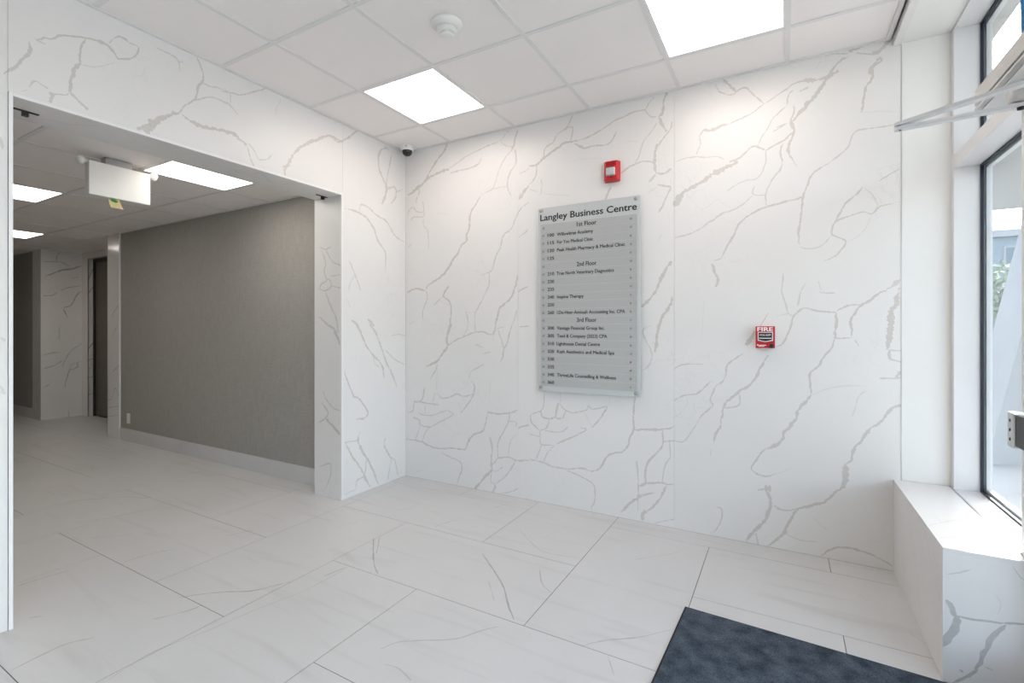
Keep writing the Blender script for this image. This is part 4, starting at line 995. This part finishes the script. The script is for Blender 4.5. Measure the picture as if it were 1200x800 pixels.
for i, row in enumerate(ROWS):
    z = RZ0 - i * RDZ
    stp = box('name_strip', SX0 + 0.022, SX1 - 0.020, SY - 0.0022, SY - 0.0003, z - RDZ / 2 + 0.0012, z + RDZ / 2 - 0.0012, M_STRIP, sign)
    for x in (SX0 + 0.045, SX1 - 0.060):
        lathe('strip_screw', (x, SY - 0.0022, z), (0, -1, 0), [(0.0, 0.0), (0.0085, 0.0), (0.0085, 0.004), (0.006, 0.006), (0.0, 0.006)], M_DSTEEL, stp, seg=14)
    yy = SY - 0.0027
    if isinstance(row, str):
        text('lettering', row[1:], (sx(687.5), yy, z - 0.012), (1, 0, 0), (0, 0, 1), 0.030, M_BLACKINK, stp, 'CENTER', fit=sx(699) - sx(676), bold=0.024)
    else:
        text('lettering', row[0], (sx(642), yy, z - 0.010), (1, 0, 0), (0, 0, 1), 0.023, M_BLACKINK, stp, 'LEFT', fit=sx(649.5) - sx(642), bold=0.03)
        if row[1]:
            f0, f1 = FITS[row[1]]
            text('lettering', row[1], (sx(f0), yy, z - 0.010), (1, 0, 0), (0, 0, 1), 0.0235, M_BLACKINK, stp, 'LEFT', fit=sx(f1) - sx(f0), bold=0.03)

# ================================================================== fire strobe
def taper_box(name, cx, cz, yb, w0, h0, w1, h1, d, mat, parent, bev, seg=3):
    bm = bmesh.new()
    vs = []
    for (w, h, y) in ((w0, h0, yb), (w1, h1, yb - d)):
        vs += [bm.verts.new((cx + sx_ * w / 2, y, cz + sz_ * h / 2)) for sx_, sz_ in ((-1, -1), (1, -1), (1, 1), (-1, 1))]
    for f in ((0, 1, 2, 3), (7, 6, 5, 4), (0, 4, 5, 1), (1, 5, 6, 2), (2, 6, 7, 3), (3, 7, 4, 0)):
        bm.faces.new([vs[i] for i in f])
    bmesh.ops.recalc_face_normals(bm, faces=bm.faces)
    bmesh.ops.bevel(bm, geom=list(bm.edges), offset=bev, segments=seg, profile=0.5, affect='EDGES')
    return bm_obj(name, bm, mat, parent, False)
CXS, CZS = -1.030, 2.378
fs_ = thing('fire_strobe', (CXS, Y0, CZS - 0.07), 'red wall-mounted fire alarm strobe with clear lens above the directory board', 'fire alarm')
body = taper_box('housing', CXS, CZS, Y0 - 0.0005, 0.118, 0.148, 0.092, 0.132, 0.052, M_RED, fs_, 0.012)
yf = Y0 - 0.0525
taper_box('lens', CXS + 0.002, CZS - 0.010, yf + 0.004, 0.066, 0.058, 0.054, 0.048, 0.026, M_LENS, fs_, 0.006)
box('lens_shelf', CXS - 0.034, CXS + 0.036, yf - 0.010, yf + 0.003, CZS + 0.020, CZS + 0.028, M_RED, fs_, bev=0.002)
bmg = bmesh.new()
for k in range(4): add_box(bmg, CXS - 0.030, CXS + 0.030, yf - 0.0012, yf + 0.001, CZS + 0.034 + k * 0.006, CZS + 0.0365 + k * 0.006)
bm_obj('sounder_slots', bmg, simple('dark_red', (0.20, 0.006, 0.01), 0.5), fs_)
lathe('test_plug', (CXS + 0.004, yf, CZS - 0.046), (0, -1, 0), [(0.006, -0.001), (0.006, 0.003), (0.0, 0.003)], M_BLACK, fs_, seg=12)

# ================================================================== fire pull station
PX0, PX1, PZ0, PZ1 = -0.146, -0.044, 1.183, 1.312
pcx = (PX0 + PX1) / 2
ps = thing('fire_pull_station', (pcx, Y0, PZ0), 'red manual fire alarm pull station on the marble wall', 'fire alarm')
box('back_box', PX0 + 0.004, PX1 - 0.004, Y0 - 0.020, Y0 - 0.0005, PZ0 + 0.004, PZ1 - 0.004, M_WHITEP, ps, bev=0.002)
fp = box('face_plate', PX0, PX1, Y0 - 0.046, Y0 - 0.0205, PZ0, PZ1, M_RED, ps, bev=0.004)
py_ = Y0 - 0.0465
def shield(name, x0, x1, z0, z1, dip, y0, y1, mat, parent):
    bm = bmesh.new()
    P = [(x0, z1), (x1, z1), (x1, z0 + dip), (x0 + (x1 - x0) * 0.72, z0 + dip * 0.4), ((x0 + x1) / 2, z0), (x0 + (x1 - x0) * 0.28, z0 + dip * 0.4), (x0, z0 + dip)]
    f = [bm.verts.new((x, y0, z)) for x, z in P]; r = [bm.verts.new((x, y1, z)) for x, z in P]
    bm.faces.new(f); bm.faces.new(list(reversed(r)))
    for i in range(len(P)): bm.faces.new((f[i], f[(i + 1) % len(P)], r[(i + 1) % len(P)], r[i]))
    return bm_obj(name, bm, mat, parent)
shield('window_border', PX0 + 0.012, PX1 - 0.010, PZ0 + 0.036, PZ1 - 0.034, 0.008, py_ - 0.002, py_, M_WHITEINK, ps)
hb = shield('handle', PX0 + 0.017, PX1 - 0.015, PZ0 + 0.041, PZ1 - 0.038, 0.008, py_ - 0.007, py_ - 0.0022, M_BLACK, ps)
box('handle_bar', PX0 + 0.019, PX1 - 0.017, py_ - 0.012, py_ - 0.0072, PZ0 + 0.056, PZ0 + 0.061, M_WHITEINK, hb)
text('lettering', 'FIRE', (pcx, py_ - 0.0004, PZ1 - 0.029), (1, 0, 0), (0, 0, 1), 0.024, M_WHITEINK, fp, 'CENTER', fit=0.080, bold=0.03)
text('lettering', 'LOCAL ALARM', (pcx, py_ - 0.0074, PZ0 + 0.073), (1, 0, 0), (0, 0, 1), 0.0095, M_WHITEINK, hb, 'CENTER', fit=0.058, bold=0.03)
bmp = bmesh.new()
add_box(bmp, PX0 + 0.008, PX0 + 0.016, py_ - 0.0006, py_ + 0.0005, PZ0 + 0.015, PZ0 + 0.022)
add_box(bmp, PX0 + 0.018, PX0 + 0.056, py_ - 0.0006, py_ + 0.0005, PZ0 + 0.015, PZ0 + 0.019)
add_box(bmp, PX0 + 0.016, PX0 + 0.046, py_ - 0.0006, py_ + 0.0005, PZ0 + 0.009, PZ0 + 0.0125)
bm_obj('printed_mark', bmp, M_WHITEINK, fp)
lathe('key_lock', (PX1 - 0.018, py_, PZ0 + 0.014), (0, -1, 0), [(0.0125, -0.002), (0.0125, 0.003), (0.010, 0.005), (0.004, 0.005), (0.004, 0.003), (0.0, 0.003)], M_BLACK, ps, seg=20)

# ================================================================== ceiling devices
sd = thing('smoke_detector', (-1.492, 1.975, ZC), 'round white smoke detector on the ceiling tile', 'smoke detector')
c = (-1.492, 1.975, ZC + 0.003)
lathe('base', c, (0, 0, -1), [(0.0, 0.0), (0.078, 0.0), (0.080, 0.006), (0.076, 0.016), (0.060, 0.026), (0.052, 0.030), (0.0, 0.030)], M_WHITEP, sd)
lathe('sensor_dome', (c[0], c[1], c[2] - 0.030), (0, 0, -1), [(0.0, 0.0), (0.051, 0.0), (0.049, 0.016), (0.043, 0.024), (0.0, 0.024)], M_WHITEP, sd)
lathe('vent_gap', (c[0], c[1], c[2] - 0.054), (0, 0, -1), [(0.0, 0.0), (0.037, 0.0), (0.037, 0.005), (0.0, 0.005)], M_WHITEP, sd)
lathe('cap', (c[0], c[1], c[2] - 0.059), (0, 0, -1), [(0.0, 0.0), (0.038, 0.0), (0.038, 0.006), (0.032, 0.010), (0.0, 0.011)], M_WHITEP, sd)

dc = thing('dome_camera', (-2.79, 3.135, ZC), 'small dome security camera with black lens in the ceiling corner', 'camera')
c = (-2.79, 3.135, ZC + 0.0025)
lathe('base', c, (0, 0, -1), [(0.0, 0.0), (0.056, 0.0), (0.058, 0.006), (0.055, 0.034), (0.050, 0.044), (0.0, 0.044)], M_WHITEP, dc)
lathe('dome', (c[0], c[1], c[2] - 0.044), (0, 0, -1), [(0.042, 0.0), (0.042, 0.008), (0.038, 0.024), (0.028, 0.036), (0.014, 0.042), (0.0, 0.044)], M_BLACKG, dc)
lathe('screw', (c[0] + 0.030, c[1] - 0.047, c[2] - 0.020), (0.54, -0.84, 0), [(0.0045, -0.003), (0.0045, 0.0015), (0.0, 0.0015)], M_BLACK, dc, seg=8)

# blank exit sign with twin lamps
EX, EY0, EY1, EZ0, EZ1 = -3.800, 1.333, 1.672, 2.146, 2.360
es = thing('exit_sign', (EX - 0.03, (EY0 + EY1) / 2, EZ0), 'blank white exit sign box with twin lamp heads under the corridor ceiling', 'sign')
box('housing', EX - 0.060, EX - 0.004, EY0, EY1, EZ0, EZ1, M_WHITEP, es, bev=0.003)
box('face_plate', EX - 0.0038, EX, EY0 + 0.002, EY1 - 0.002, EZ0 + 0.002, EZ1 - 0.002, M_WHITEP, es, bev=0.001)
box('ceiling_canopy', EX - 0.110, EX - 0.045, EY0 + 0.10, EY1 - 0.09, EZ1 + 0.0005, CZ - 0.0015, M_SHADEP, es, bev=0.003)
for yy, sg in ((EY0, -1), (EY1, 1)):
    lh = lathe('lamp_head', (EX - 0.030, yy + sg * 0.030, EZ1 - 0.004), (0.6, sg * 0.5, -0.3), [(0.0, -0.022), (0.016, -0.020), (0.024, -0.006), (0.026, 0.010), (0.023, 0.016), (0.0, 0.018)], M_WHITEP, es, seg=20)
    tube('lamp_stem', [(EX - 0.030, yy - sg * 0.004, EZ1 - 0.004), (EX - 0.030, yy + sg * 0.022, EZ1 - 0.004)], 0.009, M_WHITEP, lh)
note = thing('paper_note', (EX - 0.02, 1.475, EZ0 - 0.065), 'small yellow paper note hanging below the blank exit sign', 'note')
bm = bmesh.new()
for k, (z, dx) in enumerate(((EZ0 - 0.0005, 0.0), (EZ0 - 0.022, 0.002), (EZ0 - 0.044, 0.006), (EZ0 - 0.062, 0.012))):
    for y in (1.437 + k * 0.003, 1.497 + k * 0.006):
        bm.verts.new((EX - 0.012 + dx, y, z)); 
        bm.verts.new((EX - 0.0125 + dx, y, z))
bm.verts.ensure_lookup_table()
for k in range(3):
    q = [bm.verts[k * 4 + i] for i in range(8)]
    bm.faces.new((q[0], q[2], q[6], q[4])); bm.faces.new((q[1], q[5], q[7], q[3]))
    bm.faces.new((q[0], q[4], q[5], q[1])); bm.faces.new((q[2], q[3], q[7], q[6]))
bm_obj('paper', bm, M_NOTE, note)
bm = bmesh.new()
P = [(1.444, EZ0 - 0.006), (1.468, EZ0 - 0.003), (1.490, EZ0 - 0.014), (1.480, EZ0 - 0.026), (1.455, EZ0 - 0.020)]
f = [bm.verts.new((EX - 0.0085, y, z)) for y, z in P]; r = [bm.verts.new((EX - 0.0105, y, z)) for y, z in P]
bm.faces.new(f); bm.faces.new(list(reversed(r)))
for i in range(5): bm.faces.new((f[i], f[(i + 1) % 5], r[(i + 1) % 5], r[i]))
bm_obj('tape', bm, M_GREEN, note)

# sprinkler
sp = thing('sprinkler_head', (-6.25, 1.31, CZ), 'small pendant fire sprinkler on the corridor ceiling', 'sprinkler')
lathe('escutcheon', (-6.25, 1.31, CZ + 0.003), (0, 0, -1), [(0.0, 0.0), (0.035, 0.0), (0.032, 0.008), (0.0, 0.010)], M_WHITEP, sp, seg=18)
tube('frame_arms', [(-6.25, 1.31, CZ - 0.006), (-6.25, 1.31, CZ - 0.045)], 0.008, M_STEEL, sp)
lathe('deflector', (-6.25, 1.31, CZ - 0.045), (0, 0, -1), [(0.0, 0.0), (0.018, 0.0), (0.018, 0.002), (0.0, 0.003)], M_BLACK, sp, seg=14)

# black pivot hardware under the header
def pivot(y0, y1, yb, label):
    t = thing('pivot_bracket', (-3.06, (y0 + y1) / 2, OZ), label, 'bracket', 'black door pivots under the header')
    box('plate', -3.068, -3.052, y0, y1, OZ - 0.004, OZ - 0.0005, M_BLACK, t)
    box('pin_block', -3.070, -3.050, yb - 0.011, yb + 0.011, OZ - 0.026, OZ - 0.0045, M_BLACK, t, bev=0.002)
pivot(OY0 + 0.004, 0.885, 0.838, 'black pivot bracket under the header next to the blank exit sign')
pivot(2.435, OY1 - 0.004, 2.492, 'black pivot bracket under the header at the veined jamb by the grey wall')

# outlet
ol = thing('wall_outlet', (-6.58, YG, 0.205), 'white electrical outlet low on the grey corridor wall', 'outlet')
cp = box('cover_plate', -6.616, -6.544, YG - 0.007, YG - 0.0005, 0.203, 0.320, M_WHITEP, ol, bev=0.002)
for zc in (0.238, 0.285):
    box('socket', -6.597, -6.563, YG - 0.009, YG - 0.0072, zc - 0.014, zc + 0.014, M_TRIM, cp, bev=0.0008)

flush_texts()

# ================================================================== outside
M_CONC = simple('concrete', (0.26, 0.26, 0.255), 0.9, noise=0.2, nscale=2)
M_CANOPY = simple('canopy_paint', (0.34, 0.34, 0.345), 0.7, noise=0.1, nscale=1)
M_BLDG = simple('pale_blue_cladding', (0.20, 0.25, 0.28), 0.5, noise=0.1, nscale=0.6)
M_BGLASS = simple('blue_glass', (0.10, 0.15, 0.18), 0.15, noise=0.2, nscale=0.4)
M_LEAF = simple('leaf', (0.20, 0.26, 0.15), 0.7, noise=0.5, nscale=3)
M_BARK = simple('bark', (0.16, 0.12, 0.09), 0.9, noise=0.4)
M_ORANGE = simple('orange_board', (0.85, 0.14, 0.04), 0.5)
struct(box('ground', 0.96, 60, -30, 80, -0.25, -0.10, M_CONC))
cn = struct(box('roof_canopy', 1.5, 6.5, 7.6, 12.0, 3.45, 3.8, M_CANOPY))
box('fascia', 1.46, 6.54, 7.56, 7.6, 3.40, 3.85, M_CANOPY, cn)
struct(box('roof_shade_canopy', 1.742, 5.2, 0.0, 5.55, 3.3, 3.42, M_CANOPY))  # overhead canopy added and sized to keep high sky light off the ledge
# leaning grey canopy column
bm = bmesh.new()
bx0 = Vector((1.55, 6.55, 0)); rr = Vector((0.87, 0.49, 0)); dd = Vector((-0.49, 0.87, 0))
pts = []
for z, s0 in ((-0.1, 0.30), (3.42, 1.24)):
    for a_, b_ in ((0, 0), (0.36, 0), (0.36, 0.3), (0, 0.3)):
        pts.append(bm.verts.new(bx0 + rr * (s0 + a_) + dd * b_ + Vector((0, 0, z))))
for f in ((3, 2, 1, 0), (4, 5, 6, 7), (0, 1, 5, 4), (1, 2, 6, 5), (2, 3, 7, 6), (3, 0, 4, 7)):
    bm.faces.new([pts[i] for i in f])
tag(bm_obj('canopy_column', bm, M_CANOPY), 'leaning pale grey canopy support outside the window', 'column')
bd = thing('office_building', (12, 32, -0.1), 'pale blue flat-roofed building far outside the window', 'building')
box('wall', 4, 24, 29, 38, -0.1, 5.3, M_BLDG, bd)
box('roof_edge', 3.8, 24.2, 28.8, 38.2, 5.3, 5.6, M_CANOPY, bd)
for fl in range(2):
    for k in range(10):
        x = 4.6 + k * 1.9
        w_ = box('window', x, x + 1.4, 28.95, 29.0, 1.0 + fl * 2.3, 2.6 + fl * 2.3, M_CANOPY, bd)
        box('pane', x + 0.08, x + 1.32, 28.93, 28.949, 1.08 + fl * 2.3, 2.52 + fl * 2.3, M_BGLASS, w_)
rng = random.Random(4)
tr = thing('small_tree', (5.1, 17.5, -0.1), 'small leafy tree outside in front of the pale blue building', 'tree')
tube('trunk', [(5.1, 17.5, -0.1), (5.12, 17.5, 0.8), (5.08, 17.52, 1.7), (5.1, 17.5, 2.4)], 0.07, M_BARK, tr)
bm = bmesh.new()
for k in range(900):
    d = Vector((rng.gauss(0, 1), rng.gauss(0, 1), rng.gauss(0, 1))).normalized() * (rng.random() ** 0.4)
    p = Vector((5.1, 17.5, 2.1)) + Vector((d.x * 0.95, d.y * 0.95, d.z * 1.05))
    a_ = Vector((rng.uniform(-1, 1), rng.uniform(-1, 1), rng.uniform(-1, 1))).normalized() * 0.09
    b_ = a_.orthogonal().normalized() * 0.05
    bm.faces.new([bm.verts.new(p - a_), bm.verts.new(p + b_), bm.verts.new(p + a_), bm.verts.new(p - b_)])
bm_obj('foliage', bm, M_LEAF, tr)
rs = thing('road_sign', (3.15, 11.6, -0.1), 'small orange roadwork board on a post outside the window', 'sign')
tube('post', [(3.15, 11.62, -0.1), (3.15, 11.62, 1.58)], 0.02, M_STEEL, rs)
box('board', 3.00, 3.22, 11.585, 11.60, 1.42, 1.60, M_ORANGE, rs, bev=0.003)
